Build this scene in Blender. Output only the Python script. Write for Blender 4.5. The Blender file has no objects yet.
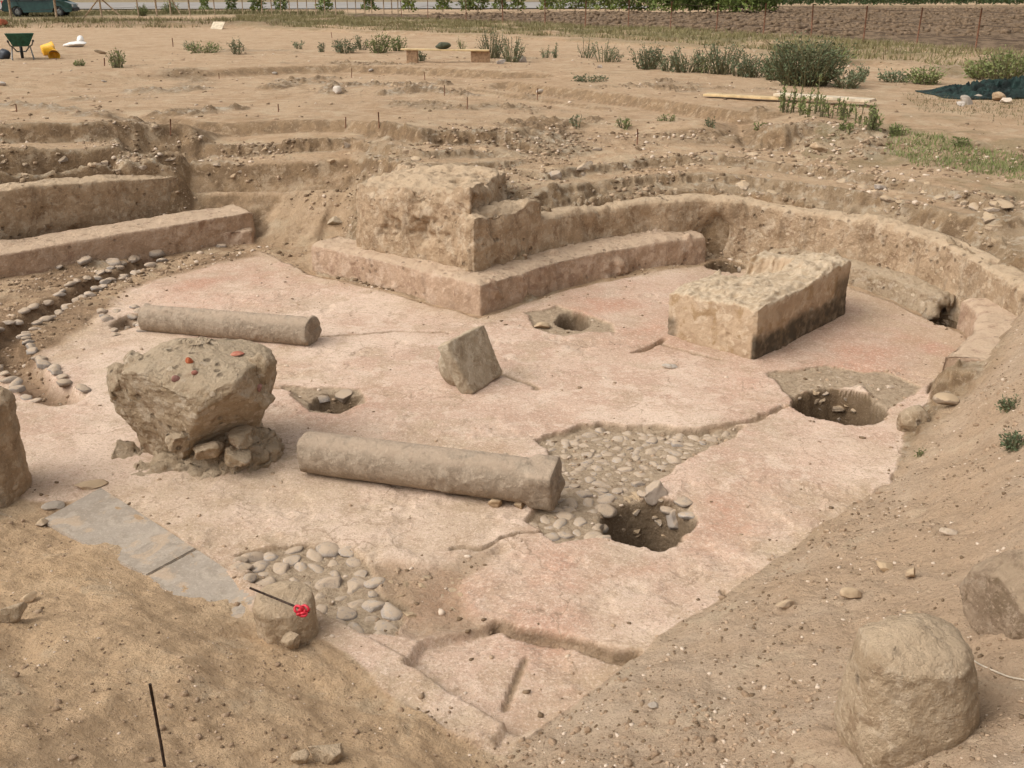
import bpy, bmesh, math, random
import numpy as np
from mathutils import Vector, Matrix, geometry

SC = bpy.context.scene
COL = SC.collection
R = math.radians
rng = np.random.default_rng(7)
random.seed(7)

# ------------------------------------------------------------------ camera
CZ, PITCH, FPX = 1.8, R(21.1), 1027.0
cp, sp = math.cos(PITCH), math.sin(PITCH)
cam_data = bpy.data.cameras.new('camera')
cam = bpy.data.objects.new('camera', cam_data)
COL.objects.link(cam)
cam.location = (0, 0, CZ)
cam.rotation_euler = (R(90) - PITCH, 0, 0)
cam_data.sensor_width = 36.0
cam_data.lens = 36.0 * FPX / 1024.0
cam_data.clip_start = 0.05
cam_data.clip_end = 3000
SC.camera = cam
F = -1.2                                    # level of the ancient plaster floor

def slope(py):
    cy = (384.0 - py) / FPX
    return (-sp + cy * cp) / (cp + cy * sp)

def zrow(py, y):                            # height seen in picture row py at distance y
    return CZ + y * slope(py)

def PY(px, py, y):                          # point seen at (px,py) that lies at distance y
    cy = (384.0 - py) / FPX
    return np.array([(px - 512.0) / FPX / (cp + cy * sp) * y, y, CZ + y * slope(py)])

def U(px, py, z=F):                         # point seen at (px,py) that lies at height z
    return PY(px, py, (z - CZ) / slope(py))

def U2(pts, z=F):
    return np.array([U(a, b, z)[:2] for a, b in pts])

def proj(V):                                # picture position of world points
    v = np.asarray(V, float) - np.array([0, 0, CZ]); fwd = v[:, 1] * cp - v[:, 2] * sp; up = v[:, 1] * sp + v[:, 2] * cp
    return 512 + FPX * v[:, 0] / fwd, 384 - FPX * up / fwd

# ------------------------------------------------------------------ noise
def _hash(ix, iy, iz, seed):
    h = (ix.astype(np.int64) * 374761393 + iy.astype(np.int64) * 668265263 + iz.astype(np.int64) * 2147483647 + seed * 974634777) & 0xFFFFFFFF
    h = ((h ^ (h >> 13)) * 1274126177) & 0xFFFFFFFF
    h = ((h ^ (h >> 16)) * 2246822519) & 0xFFFFFFFF
    return ((h ^ (h >> 15)) & 0xFFFFFF) / float(0xFFFFFF)

def vnoise(x, y, z=None, seed=0):           # value noise in -1..1
    x = np.asarray(x, float); y = np.asarray(y, float)
    x0 = np.floor(x); y0 = np.floor(y)
    fx = x - x0; fy = y - y0
    fx = fx * fx * fx * (fx * (fx * 6 - 15) + 10); fy = fy * fy * fy * (fy * (fy * 6 - 15) + 10)
    if z is None:
        zz = np.zeros_like(x0)
        a = _hash(x0, y0, zz, seed); b = _hash(x0 + 1, y0, zz, seed)
        c = _hash(x0, y0 + 1, zz, seed); d = _hash(x0 + 1, y0 + 1, zz, seed)
        return ((a + (b - a) * fx) * (1 - fy) + (c + (d - c) * fx) * fy) * 2 - 1
    z = np.asarray(z, float); z0 = np.floor(z); fz = z - z0
    fz = fz * fz * fz * (fz * (fz * 6 - 15) + 10)
    r = []
    for k in (0, 1):
        a = _hash(x0, y0, z0 + k, seed); b = _hash(x0 + 1, y0, z0 + k, seed)
        c = _hash(x0, y0 + 1, z0 + k, seed); d = _hash(x0 + 1, y0 + 1, z0 + k, seed)
        r.append((a + (b - a) * fx) * (1 - fy) + (c + (d - c) * fx) * fy)
    return (r[0] * (1 - fz) + r[1] * fz) * 2 - 1

def fbm(x, y, z=None, scale=1.0, octaves=4, gain=0.5, seed=0):
    out = 0; amp = 1.0; f = scale; tot = 0
    for o in range(octaves):
        # rotate each octave so that lattice directions do not line up
        c, s = math.cos(0.7 * o + 0.4), math.sin(0.7 * o + 0.4)
        xr, yr = x * c - y * s, x * s + y * c
        out = out + amp * vnoise(xr * f + 17.3 * o, yr * f - 9.1 * o, None if z is None else z * f + 3.7 * o, seed + o)
        tot += amp; amp *= gain; f *= 2.03
    return out / tot

def sstep(a, b, x):
    t = np.clip((x - a) / (b - a), 0, 1)
    return t * t * (3 - 2 * t)

# ------------------------------------------------------------------ objects
def mk(name, verts, faces, mat=None, parent=None, smooth=True):
    me = bpy.data.meshes.new(name)
    v = np.asarray(verts, np.float32).reshape(-1, 3)
    if isinstance(faces, np.ndarray):
        k = faces.shape[1]; n = len(faces)
        me.vertices.add(len(v)); me.vertices.foreach_set('co', v.ravel())
        me.loops.add(n * k); me.loops.foreach_set('vertex_index', faces.astype(np.int32).ravel())
        me.polygons.add(n)
        me.polygons.foreach_set('loop_start', np.arange(0, n * k, k, dtype=np.int32))
        me.update(calc_edges=True); me.validate()
    else:
        me.from_pydata([tuple(map(float, p)) for p in v], [], [tuple(map(int, f)) for f in faces]); me.update()
    if smooth and len(me.polygons):
        me.polygons.foreach_set('use_smooth', np.ones(len(me.polygons), bool))
    if mat is not None:
        me.materials.append(mat)
    ob = bpy.data.objects.new(name, me)
    COL.objects.link(ob)
    if parent is not None:
        ob.parent = parent
    return ob

def empty(name, loc=(0, 0, 0), rotz=0):
    o = bpy.data.objects.new(name, None)
    o.empty_display_size = 0.1
    COL.objects.link(o); o.location = tuple(map(float, loc)); o.rotation_euler = (0, 0, rotz)
    return o

def tag(o, label=None, cat=None, group=None, kind=None):
    if label: o['label'] = label
    if cat: o['category'] = cat
    if group: o['group'] = group
    if kind: o['kind'] = kind
    return o

def copy_thing(o):
    c = o.copy(); COL.objects.link(c)
    for ch in o.children:
        d = ch.copy(); COL.objects.link(d); d.parent = c
        for g in ch.children:
            e = g.copy(); COL.objects.link(e); e.parent = d
    return c

# ------------------------------------------------------------------ shapes as (verts, faces) numpy
def join(*parts):
    V, Fs, off = [], [], 0
    for v, f in parts:
        V.append(np.asarray(v, float)); Fs += [tuple(int(i) + off for i in q) for q in f]; off += len(v)
    return np.vstack(V), Fs

def normals(v, f):
    n = np.zeros_like(v)
    f = np.asarray(f)
    a = v[f[:, 0]]; b = v[f[:, 1]]; c = v[f[:, 2]]
    fn = np.cross(b - a, c - a)
    for k in range(f.shape[1]):
        np.add.at(n, f[:, k], fn)
    l = np.linalg.norm(n, axis=1, keepdims=True); l[l == 0] = 1
    return n / l

_ICO = {}
def ico(sub):
    if sub not in _ICO:
        bm = bmesh.new(); bmesh.ops.create_icosphere(bm, subdivisions=sub, radius=1.0)
        v = np.array([x.co[:] for x in bm.verts]); f = np.array([[q.index for q in p.verts] for p in bm.faces])
        bm.free(); _ICO[sub] = (v, f)
    v, f = _ICO[sub]
    return v.copy(), f

def disp(v, f, amp, scale, seed=0, octaves=4, gain=0.55):
    n = normals(v, f)
    return v + n * (amp * fbm(v[:, 0], v[:, 1], v[:, 2], scale, octaves, gain, seed))[:, None]

def rock(sub, dims, seed, cuts=9, depth=(0.62, 0.92), rough=0.06, nscale=2.5):
    """an angular stone: a ball with planes cut off it, then roughened"""
    r = np.random.default_rng(seed)
    v, f = ico(sub)
    v = v * (1 + 0.18 * fbm(v[:, 0], v[:, 1], v[:, 2], 0.9, 2, 0.5, seed))[:, None]
    for _ in range(cuts):
        n = r.normal(size=3); n /= np.linalg.norm(n)
        d = r.uniform(*depth)
        over = np.clip(v @ n - d, 0, None)
        v = v - n * (over * 0.93)[:, None]
    v = disp(v, f, rough, nscale, seed + 5, 5)
    return v * np.asarray(dims) , f

def hexa(corners, n, seed=0, amp=0.0, scale=6.0, rnd=0.0, octaves=5, fn=None):
    """a rough block from 8 corners: bottom 4 counter-clockwise, top 4 the same order; n = cells along each axis"""
    c = np.asarray(corners, float)
    nx, ny, nz = n
    idx, pts, faces = {}, [], []
    def vid(i, j, k):
        key = (i, j, k)
        if key not in idx:
            idx[key] = len(pts); pts.append(key)
        return idx[key]
    for i in range(nx):
        for j in range(ny):
            faces.append((vid(i, j, 0), vid(i, j + 1, 0), vid(i + 1, j + 1, 0), vid(i + 1, j, 0)))
            faces.append((vid(i, j, nz), vid(i + 1, j, nz), vid(i + 1, j + 1, nz), vid(i, j + 1, nz)))
    for i in range(nx):
        for k in range(nz):
            faces.append((vid(i, 0, k), vid(i + 1, 0, k), vid(i + 1, 0, k + 1), vid(i, 0, k + 1)))
            faces.append((vid(i, ny, k), vid(i, ny, k + 1), vid(i + 1, ny, k + 1), vid(i + 1, ny, k)))
    for j in range(ny):
        for k in range(nz):
            faces.append((vid(0, j, k), vid(0, j, k + 1), vid(0, j + 1, k + 1), vid(0, j + 1, k)))
            faces.append((vid(nx, j, k), vid(nx, j + 1, k), vid(nx, j + 1, k + 1), vid(nx, j, k + 1)))
    p = np.array(pts, float) / np.array([nx, ny, nz])
    u, v, w = p.T
    if rnd > 0:                               # pull edges and corners in
        q = p * 2 - 1
        e = np.sort(np.abs(q), axis=1)
        k = sstep(1 - 3 * rnd, 1, e[:, 1])
        q = q * (1 - rnd * k * 0.55)[:, None]
        u, v, w = ((q + 1) / 2).T
    bot = c[0] * ((1 - u) * (1 - v))[:, None] + c[1] * (u * (1 - v))[:, None] + c[2] * (u * v)[:, None] + c[3] * ((1 - u) * v)[:, None]
    top = c[4] * ((1 - u) * (1 - v))[:, None] + c[5] * (u * (1 - v))[:, None] + c[6] * (u * v)[:, None] + c[7] * ((1 - u) * v)[:, None]
    P = bot * (1 - w)[:, None] + top * w[:, None]
    faces = np.array(faces)
    if fn is not None:
        P = fn(P, p)
    if amp:
        P = disp(P, faces, amp, scale, seed, octaves)
    return P, faces

def grid_faces(nu, nv, closed_v=False):
    i = np.arange(nu - 1)[:, None]; jmax = nv if closed_v else nv - 1
    j = np.arange(jmax)[None, :]
    j2 = (j + 1) % nv
    a = i * nv + j; b = (i + 1) * nv + j; c = (i + 1) * nv + j2; d = i * nv + j2
    return np.stack([a, b, c, d], -1).reshape(-1, 4)

def resample(P, step):
    P = np.asarray(P, float)
    out = []
    for a, b in zip(P[:-1], P[1:]):
        n = max(1, int(math.ceil(np.linalg.norm((b - a)[:2]) / step)))
        for k in range(n):
            out.append(a + (b - a) * (k / n))
    out.append(P[-1])
    return np.array(out)

def smooth_path(P, step, it=1):
    P = np.asarray(P, float)
    for _ in range(it):                       # Chaikin, ends kept
        Q = [P[0]]
        for a, b in zip(P[:-1], P[1:]):
            Q += [a * .75 + b * .25, a * .25 + b * .75]
        Q.append(P[-1]); P = np.array(Q)
    return resample(P, step)

def tube(path, radii, n=8, cap=True):
    path = np.asarray(path, float); m = len(path)
    radii = np.broadcast_to(np.asarray(radii, float), (m,))
    t = np.gradient(path, axis=0); t /= np.linalg.norm(t, axis=1, keepdims=True) + 1e-9
    ref = np.array([0, 0, 1.0]) if abs(t[0][2]) < 0.9 else np.array([1.0, 0, 0])
    V = []
    for k in range(m):
        a = np.cross(t[k], ref); a /= np.linalg.norm(a) + 1e-9
        b = np.cross(t[k], a)
        for q in range(n):
            an = 2 * math.pi * q / n
            V.append(path[k] + radii[k] * (math.cos(an) * a + math.sin(an) * b))
    Fs = [tuple(q) for q in grid_faces(m, n, True)]
    if cap:
        Fs.append(tuple(range(n - 1, -1, -1))); Fs.append(tuple(range((m - 1) * n, m * n)))
    return np.array(V), Fs

def box(x0, x1, y0, y1, z0, z1):
    v = np.array([[x0, y0, z0], [x1, y0, z0], [x1, y1, z0], [x0, y1, z0], [x0, y0, z1], [x1, y0, z1], [x1, y1, z1], [x0, y1, z1]], float)
    f = [(0, 3, 2, 1), (4, 5, 6, 7), (0, 1, 5, 4), (1, 2, 6, 5), (2, 3, 7, 6), (3, 0, 4, 7)]
    return v, f

def lathe(profile, n=24):
    V = []; m = len(profile)
    for r_, z in profile:
        for q in range(n):
            a = 2 * math.pi * q / n
            V.append((r_ * math.cos(a), r_ * math.sin(a), z))
    return np.array(V), [tuple(q) for q in grid_faces(m, n, True)]

def xform(v, loc=(0, 0, 0), rot=(0, 0, 0), s=1.0):
    from mathutils import Euler
    M = np.array(Euler(rot).to_matrix())
    return (np.asarray(v, float) * s) @ M.T + np.asarray(loc, float)
# ------------------------------------------------------------------ terrain: heights from surveyed lines, then roughness
TP = []                                       # (x, y, z) survey points
def line(pts, step=0.1):                      # (px, py, z) break line
    W = np.array([U(*p) for p in pts])
    TP.extend(resample(W, step).tolist())
    return W
def wline(pts, step=0.1):
    TP.extend(resample(np.array(pts, float), step).tolist())

# wall face line of the curved wall: (px, py at its foot, z of the foot, py of its top)
WALL = [(536, 254, -.87, 219), (570, 246, -.875, 214), (600, 240, -.88, 210), (650, 234, -.88, 203), (700, 232, -.88, 199), (745, 237, -.92, 203),
        (788, 247, -.96, 211), (843, 261, -1.0, 219), (890, 271, -1.0, 229), (929, 283, -.99, 241), (964, 295, -.96, 259),
        (997, 309, -.94, 278), (1022, 324, -.93, 297)]
WF = np.array([U(a, b, c) for a, b, c, d in WALL])
WT = np.array([zrow(d, U(a, b, c)[1] + .02) for a, b, c, d in WALL])
def offset2(P, d):                            # positive = to the left of the walking direction
    t = np.gradient(P[:, :2], axis=0); t /= np.linalg.norm(t, axis=1, keepdims=True)
    Q = P.copy(); Q[:, 0] += -t[:, 1] * d; Q[:, 1] += t[:, 0] * d
    return Q
BENCH = [(312, 271), (400, 293), (481, 316), (520, 303), (560, 289), (600, 279), (650, 270), (704, 263)]
BF = np.array([U(a, b) for a, b in BENCH])
LOW = [(764, 268), (790, 271), (845, 284), (890, 299), (925, 316)]        # foot of the eroded far bench
LF = np.array([U(a, b) for a, b in LOW])

# floor outline
line([(-160, 330, F), (-60, 290, F), (0, 270, F), (70, 252, F), (141, 243, F), (200, 243, F), (262, 243, F)])
line([(262, 243, F), (335, 246, F - .01)])
line([(a, b, F) for a, b in BENCH])
line([(704, 263, F), (745, 268, F), (764, 268, F)])
line([(a, b, F) for a, b in LOW])
line([(925, 316, F), (960, 328, F), (974, 342, F), (962, 360, F), (945, 374, F), (931, 385, F), (931, 402, F), (916, 422, F), (904, 450, F), (893, 480, F), (850, 510, F), (785, 556, F), (720, 602, F), (645, 652, F), (580, 699, F), (535, 736, F), (506, 758, F)])
line([(500, 756, F + .01), (470, 748, F + .02), (430, 727, F + .02), (385, 697, F + .02), (345, 668, F + .02), (315, 650, F + .02), (296, 640, F + .01), (255, 622, F), (200, 612, F), (150, 580, F), (100, 548, F), (45, 512, F), (-20, 490, F), (-160, 470, F)])
# interior of the floor
for px, py in [(100, 320), (300, 300), (500, 340), (600, 320), (700, 350), (860, 330), (300, 400), (500, 420), (700, 400), (850, 400), (150, 480), (300, 520), (500, 560), (700, 520), (560, 640), (450, 640), (40, 400), (60, 340), (620, 440), (800, 470)]:
    TP.append(U(px, py, F).tolist())
# behind / below the wall: flat, then up to the wall top
for d_, dz in ((.07, None),):
    Q = offset2(WF, d_); Q[:, 2] = F + .02; wline(Q, .12)
Q = offset2(WF, .2); Q[:, 2] = WT - .05; wline(Q, .1)
Q = offset2(WF, .36); Q[:, 2] = WT - .01; wline(Q, .1); WBACK = Q
# terraces above the curved wall: flat, riser, flat, riser ... read off column by column
def terraces(cols, step=.1):
    """cols: (px, first row, first height, rows...) alternating flat / riser; each riser keeps its distance"""
    per = []
    for px, py0, z0, rows in cols:
        pts = []; z = z0; y = (z - CZ) / slope(py0)
        for k, py in enumerate(rows):
            if k % 2 == 0:                     # flat: same height, farther away
                y = (z + .012 - CZ) / slope(py); z = z + .012
            else:
                y += .03; z = zrow(py, y)
            q = PY(px, py, y); pts.append([q[0], y, z])
        per.append(pts)
    for k in range(min(len(q) for q in per)):
        wline([q[k] for q in per], step)
offs = lambda w, s: [w - o * s for o in (5, 12, 20, 27, 37, 44, 57)]
WCOL = [(545, 217, 1.0), (600, 210, 1.0), (650, 203, 1.0), (700, 199, .96), (745, 203, 1.0), (788, 211, 1.05), (843, 219, 1.08), (890, 229, 1.12), (929, 241, 1.25), (964, 259, 1.45), (1000, 280, 1.7), (1022, 297, 1.9)]
wz = {q[0]: t for q, t in zip(WALL, WT)}
terraces([(px, w, float(np.interp(px, [q[0] for q in WALL], WT)), offs(w, s)) for px, w, s in WCOL])
# behind the pier: dirt recess, then the back wall of the trench
line([(262, 236, -1.13), (300, 236, -1.12), (336, 240, -1.1)])
line([(188, 200, -.86), (240, 199, -.84), (300, 198, -.82), (350, 197, -.80)])
line([(186, 191, -.68), (250, 190, -.66), (300, 190, -.66), (350, 188, -.62), (380, 184, -.5)])
terraces([(190, 181, -.56, [173, 162, 154, 144, 134, 122]), (240, 181, -.55, [174, 164, 156, 147, 136, 124]), (290, 180, -.54, [173, 162, 154, 143, 132, 120]), (350, 178, -.5, [170, 158, 150, 141, 132, 120]),
          (420, 176, -.2, [168, 164, 156, 151, 142, 128]), (500, 176, -.3, [170, 164, 157, 152, 145, 134])])
terraces([(-200, 200, -.34, [190, 182, 170, 162, 150, 130]), (-70, 194, -.34, [184, 176, 164, 156, 144, 126]), (0, 189, -.35, [179, 171, 160, 153, 142, 124]), (80, 184, -.38, [175, 167, 158, 150, 140, 122]), (182, 178, -.44, [172, 162, 154, 145, 135, 122])])
line([(-200, 330, F), (-60, 285, F), (0, 262, F), (70, 246, F), (140, 237, F), (200, 236, F), (256, 237, F)])
line([(-200, 232, -.98), (-60, 226, -.96), (0, 219, -.94), (90, 209, -.92), (184, 196, -.88)])
# shallow step of the excavated strip on the plain
def step_edge(pts, drop, step=.09):
    W = np.array([U(a, b, .03) for a, b in pts]); Q = resample(W, step); TP.extend(Q.tolist())
    Q = Q.copy(); Q[:, 1] -= .07; Q[:, 2] -= drop; TP.extend(Q.tolist())
step_edge([(-400, 92), (-100, 86), (0, 80.5), (60, 77.5), (130, 73), (230, 68), (300, 65.5), (344, 64.5), (430, 67.5), (500, 71), (546, 73.5)], .20)
step_edge([(506, 80.5), (560, 88), (620, 94.5), (684, 102.5), (740, 112)], .19)
line([(552, 75.5, .02), (600, 79, .02), (650, 84, .02), (700, 92, .02)], .15)
line([(510, 79.3, -.02), (530, 78.2, -.01), (548, 77, .0)], .1)
W_ = np.array([U(a, b, -.06) for a, b in [(466, 86), (520, 94.5), (600, 105.5)]]); Q = resample(W_, .09); TP.extend(Q.tolist()); Q = Q.copy(); Q[:, 1] -= .07; Q[:, 2] -= .08; TP.extend(Q.tolist())
for px, py, z in [(100, 110, -.07), (300, 100, -.08), (450, 110, -.1), (200, 120, -.08), (560, 125, -.08), (640, 124, -.07), (780, 125, .06), (820, 122, .08), (860, 126, .06), (800, 112, .05), (700, 120, .0), (900, 130, .0), (980, 120, .0), (940, 100, .02), (-100, 130, -.08), (-300, 130, -.06), (1100, 150, 0), (1200, 180, 0)]:
    TP.append(U(px, py, z).tolist())
# right bank: from the floor edge up to the spoil around the trench
line([(938, 372, -1.0), (946, 369, -.95), (986, 364, -.94), (984, 386, -.90), (968, 412, -.96), (952, 437, -1.04), (926, 460, -1.11), (902, 480, -1.18)], .06)
line([(985, 325, -1.0), (978, 345, -1.0), (960, 365, -1.02)])
line([(1014, 314, -.94), (1006, 330, -.94), (992, 352, -.94)])
line([(1026, 318, -.80), (1016, 345, -.79), (1004, 368, -.78), (1000, 395, -.78), (985, 425, -.84), (960, 452, -.95)])
line([(1040, 297, -.66), (1056, 320, -.62), (1046, 345, -.60), (1036, 380, -.58), (1024, 420, -.62), (1000, 470, -.70), (960, 520, -.79)])
line([(1024, 470, -.58), (1024, 540, -.52), (1024, 640, -.44), (1024, 768, -.36)])
line([(940, 500, -.88), (860, 550, -.95), (760, 625, -.99), (660, 690, -1.03), (585, 745, -1.07)])
line([(960, 560, -.72), (860, 640, -.78), (760, 720, -.83), (700, 768, -.87)])
line([(1100, 330, -.4), (1110, 450, -.34), (1140, 600, -.22), (1180, 768, -.1)])
line([(1060, 262, -.5), (1100, 290, -.36), (1300, 330, -.1), (1500, 420, 0)])
line([(1060, 244, -.3), (1160, 270, -.12), (1300, 290, 0)])
# near bank on the left and below the camera
line([(0, 545, -1.1), (60, 575, -1.08), (130, 605, -1.07), (200, 632, -1.09), (255, 655, -1.12), (310, 682, -1.12), (380, 720, -1.12), (430, 752, -1.13)])
line([(0, 610, -.92), (60, 618, -.88), (120, 628, -.86), (180, 650, -.88), (230, 685, -.94), (290, 718, -1.0), (350, 745, -1.05), (400, 768, -1.08)])
line([(0, 690, -.74), (100, 705, -.76), (180, 730, -.84), (250, 768, -.9)])
line([(-60, 720, -.58), (40, 768, -.6)])
line([(-150, 560, -.9), (-300, 560, -.6), (-500, 560, -.3)])
line([(-200, 680, -.5), (-300, 768, -.25)])
line([(-350, 470, -.8), (-600, 430, -.2), (-700, 330, -.1), (-600, 250, -.1), (-450, 200, -.1)])
wline([(-1.6, 2.0, -.42), (-.8, 2.15, -.66), (-.2, 2.3, -.82), (.4, 2.3, -.72), (1.0, 2.1, -.5), (1.6, 2.0, -.28)])
wline([(-3, .9, 0), (-1.5, .75, -.02), (0, .7, -.02), (1.5, .8, 0), (3, 1.5, .02), (4.5, 3, .02), (5.5, 5, .02)])
wline([(-4, -.5, .1), (0, -.3, .12), (4, -.3, .1)])
for x in np.linspace(-8, 8, 9): TP.append([x, -3, .1])
# the plain
for y, zz in ((15, 0), (20, 0), (27, 0), (35, 0), (45, 0), (60, 0), (90, 0), (140, 0), (300, 0), (1500, 0)):
    for x in np.linspace(-1, 1, 13):
        X_ = x * max(12, y * .9)
        if y < 24 and abs(X_) < 12: continue
        TP.append([X_, y, zz + random.uniform(-.02, .02)])
for x, y in ((-1500, -100), (1500, -100), (-1500, 400), (1500, 400), (-300, -100), (300, -100), (-9, 5), (-11, 10), (9, 6), (8, 9), (8, 12), (-12, 14), (0, -100), (-40, 5), (40, 5)):
    TP.append([x, y, 0])

TP = np.array(TP)
key = np.round(TP[:, :2] / .025).astype(int)
_, ui = np.unique(key, axis=0, return_index=True)
TP = TP[np.sort(ui)]

def axis_grow(start, step, g, end):
    out = [start]; s = step
    while out[-1] < end:
        out.append(out[-1] + s); s *= g
    return out
xs = list(np.arange(-3.4, 3.4, .0165)); xr = axis_grow(xs[-1], .0175, 1.0125, 6.0); xr += axis_grow(xr[-1], xr[-1] - xr[-2], 1.06, 1300)[1:]
xs = np.array([-q for q in xr[::-1]][:-1] + list(np.arange(-3.4, xs[-1], .0165)) + xr)
xs = np.unique(np.round(xs, 5)); xs = xs[np.concatenate([[True], np.diff(xs) > .004])]
ys = [-60, -30, -14, -6, -3, -1.5, -.6, 0, .4, .7, 1.0, 1.25, 1.5, 1.7, 1.85]
y = 2.0
while y < 14.6:
    ys.append(y); y += max(.0125, .0022 * y)
s = .033
while y < 1400:
    ys.append(y); s = max(s, min(s * 1.02, y * .0055)) if y < 120 else s * 1.08; y += s
ys = np.array(ys)
X, Y = np.meshgrid(xs, ys)                    # rows = y
NY, NX = X.shape

r_ = geometry.delaunay_2d_cdt([Vector(p[:2]) for p in TP], [], [], 0, 1e-6)
tv = np.array([v[:] for v in r_[0]]); tf = np.array(r_[2]); org = r_[3]
tz = np.array([TP[o[0], 2] if len(o) else 0 for o in org])
Z = np.zeros_like(X)
for t in tf:
    A, B, C = tv[t]
    x0, x1 = min(A[0], B[0], C[0]), max(A[0], B[0], C[0]); y0, y1 = min(A[1], B[1], C[1]), max(A[1], B[1], C[1])
    i0, i1 = np.searchsorted(xs, x0), np.searchsorted(xs, x1, 'right'); j0, j1 = np.searchsorted(ys, y0), np.searchsorted(ys, y1, 'right')
    if i0 >= i1 or j0 >= j1: continue
    den = (B[1] - C[1]) * (A[0] - C[0]) + (C[0] - B[0]) * (A[1] - C[1])
    if abs(den) < 1e-12: continue
    xx = X[j0:j1, i0:i1]; yy = Y[j0:j1, i0:i1]
    l0 = ((B[1] - C[1]) * (xx - C[0]) + (C[0] - B[0]) * (yy - C[1])) / den
    l1 = ((C[1] - A[1]) * (xx - C[0]) + (A[0] - C[0]) * (yy - C[1])) / den
    l2 = 1 - l0 - l1
    m = (l0 >= -1e-7) & (l1 >= -1e-7) & (l2 >= -1e-7)
    Z[j0:j1, i0:i1][m] = (l0 * tz[t[0]] + l1 * tz[t[1]] + l2 * tz[t[2]])[m]

def blur(A, n=1):
    for _ in range(n):
        P = np.pad(A, 1, mode='edge')
        A = (P[:-2, 1:-1] + P[2:, 1:-1] + P[1:-1, :-2] + P[1:-1, 2:] + 4 * P[1:-1, 1:-1]) / 8
    return A
near = (np.abs(X) < 8) & (Y > 1.5) & (Y < 15)
Zb = blur(Z, 3)
Z = np.where(near, Zb, Z)
midz = (Y >= 15) & (Y < 32) & (np.abs(X) < 22)
Zm = Z.copy()
Zm = blur(Zm, 2)
for _ in range(8): Zm[:, 1:-1] = (Zm[:, :-2] + 2 * Zm[:, 1:-1] + Zm[:, 2:]) / 4
Z = np.where(midz, Zm, Z)
SL = np.hypot(np.gradient(Z, ys, axis=0), np.gradient(Z, xs, axis=1))
SLb = blur(np.clip(SL, 0, 1.2), 26)             # how steep the surroundings are

def sdf(poly, wob=0.0, wscale=3.0, seed=0, margin=1.0):
    """signed distance (negative inside) to a polygon in world metres; its outline wobbled by noise"""
    poly = np.asarray(poly, float)
    x0, y0 = poly.min(0) - margin; x1, y1 = poly.max(0) + margin
    i0, i1 = np.searchsorted(xs, x0), np.searchsorted(xs, x1); j0, j1 = np.searchsorted(ys, y0), np.searchsorted(ys, y1)
    out = np.full(X.shape, margin)
    xx = X[j0:j1, i0:i1]; yy = Y[j0:j1, i0:i1]
    if wob:
        xx = xx + wob * fbm(xx, yy, None, wscale, 4, .55, seed + 50); yy = yy + wob * fbm(X[j0:j1, i0:i1], yy, None, wscale, 4, .55, seed + 90)
    d2 = np.full(xx.shape, 1e9); ins = np.zeros(xx.shape, bool)
    for a, b in zip(poly, np.roll(poly, -1, 0)):
        e = b - a; L = e @ e + 1e-12
        t = np.clip(((xx - a[0]) * e[0] + (yy - a[1]) * e[1]) / L, 0, 1)
        d2 = np.minimum(d2, (xx - a[0] - t * e[0]) ** 2 + (yy - a[1] - t * e[1]) ** 2)
        c = ((a[1] > yy) != (b[1] > yy)) & (xx < (b[0] - a[0]) * (yy - a[1]) / (b[1] - a[1] + 1e-12) + a[0])
        ins ^= c
    out[j0:j1, i0:i1] = np.clip(np.where(ins, -1, 1) * np.sqrt(d2), -margin * 9, margin)
    return out

def dline(pts, wob=0.0, wscale=4.0, seed=0, margin=.6):
    P = np.asarray(pts, float)
    x0, y0 = P.min(0) - margin; x1, y1 = P.max(0) + margin
    i0, i1 = np.searchsorted(xs, x0), np.searchsorted(xs, x1); j0, j1 = np.searchsorted(ys, y0), np.searchsorted(ys, y1)
    out = np.full(X.shape, margin); xx = X[j0:j1, i0:i1]; yy = Y[j0:j1, i0:i1]
    if wob:
        xx, yy = xx + wob * fbm(xx, yy, None, wscale, 3, .55, seed + 11), yy + wob * fbm(xx, yy, None, wscale, 3, .55, seed + 31)
    d2 = np.full(xx.shape, 1e9)
    for a, b in zip(P[:-1], P[1:]):
        e = b - a; L = e @ e + 1e-12
        t = np.clip(((xx - a[0]) * e[0] + (yy - a[1]) * e[1]) / L, 0, 1)
        d2 = np.minimum(d2, (xx - a[0] - t * e[0]) ** 2 + (yy - a[1] - t * e[1]) ** 2)
    out[j0:j1, i0:i1] = np.minimum(np.sqrt(d2), margin)
    return out

# ---- the plaster floor and what interrupts it
FLOOR = [(128, 288), (200, 264), (262, 252), (310, 274), (400, 296), (481, 319), (560, 292), (650, 273), (706, 266), (745, 271), (790, 274), (845, 287), (890, 302), (925, 319), (958, 332), (970, 343), (958, 360), (942, 375), (928, 386), (928, 402), (913, 422), (901, 450), (890, 482), (846, 508), (780, 556), (716, 602), (641, 652), (576, 699), (530, 738), (503, 754), (470, 746), (430, 724), (385, 694), (345, 664), (316, 640), (262, 612), (210, 560), (150, 520), (100, 500), (30, 500), (-30, 480), (-60, 420), (-20, 372), (40, 352), (75, 330), (105, 306)]
fl = sdf(U2(FLOOR), .05, 3, 1)
P1 = [(540, 436), (575, 424), (602, 419), (640, 424), (700, 428), (745, 424), (738, 436), (706, 447), (680, 462), (652, 478), (640, 492), (690, 497), (694, 520), (664, 534), (640, 545), (604, 538), (560, 541), (530, 522), (540, 500), (562, 470)]
P2 = [(232, 552), (300, 542), (345, 545), (372, 566), (380, 588), (405, 606), (398, 634), (372, 632), (330, 618), (300, 598), (250, 584)]
P3 = [(372, 566), (430, 560), (500, 545), (480, 570), (460, 590), (470, 612), (494, 622), (430, 634), (405, 630), (405, 606), (380, 588)]      # reddish worn soil between
P4 = [(424, 640), (494, 621), (530, 630), (574, 638), (612, 648), (642, 651), (576, 699), (520, 734), (460, 700), (406, 664)]              # lower panel
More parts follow.
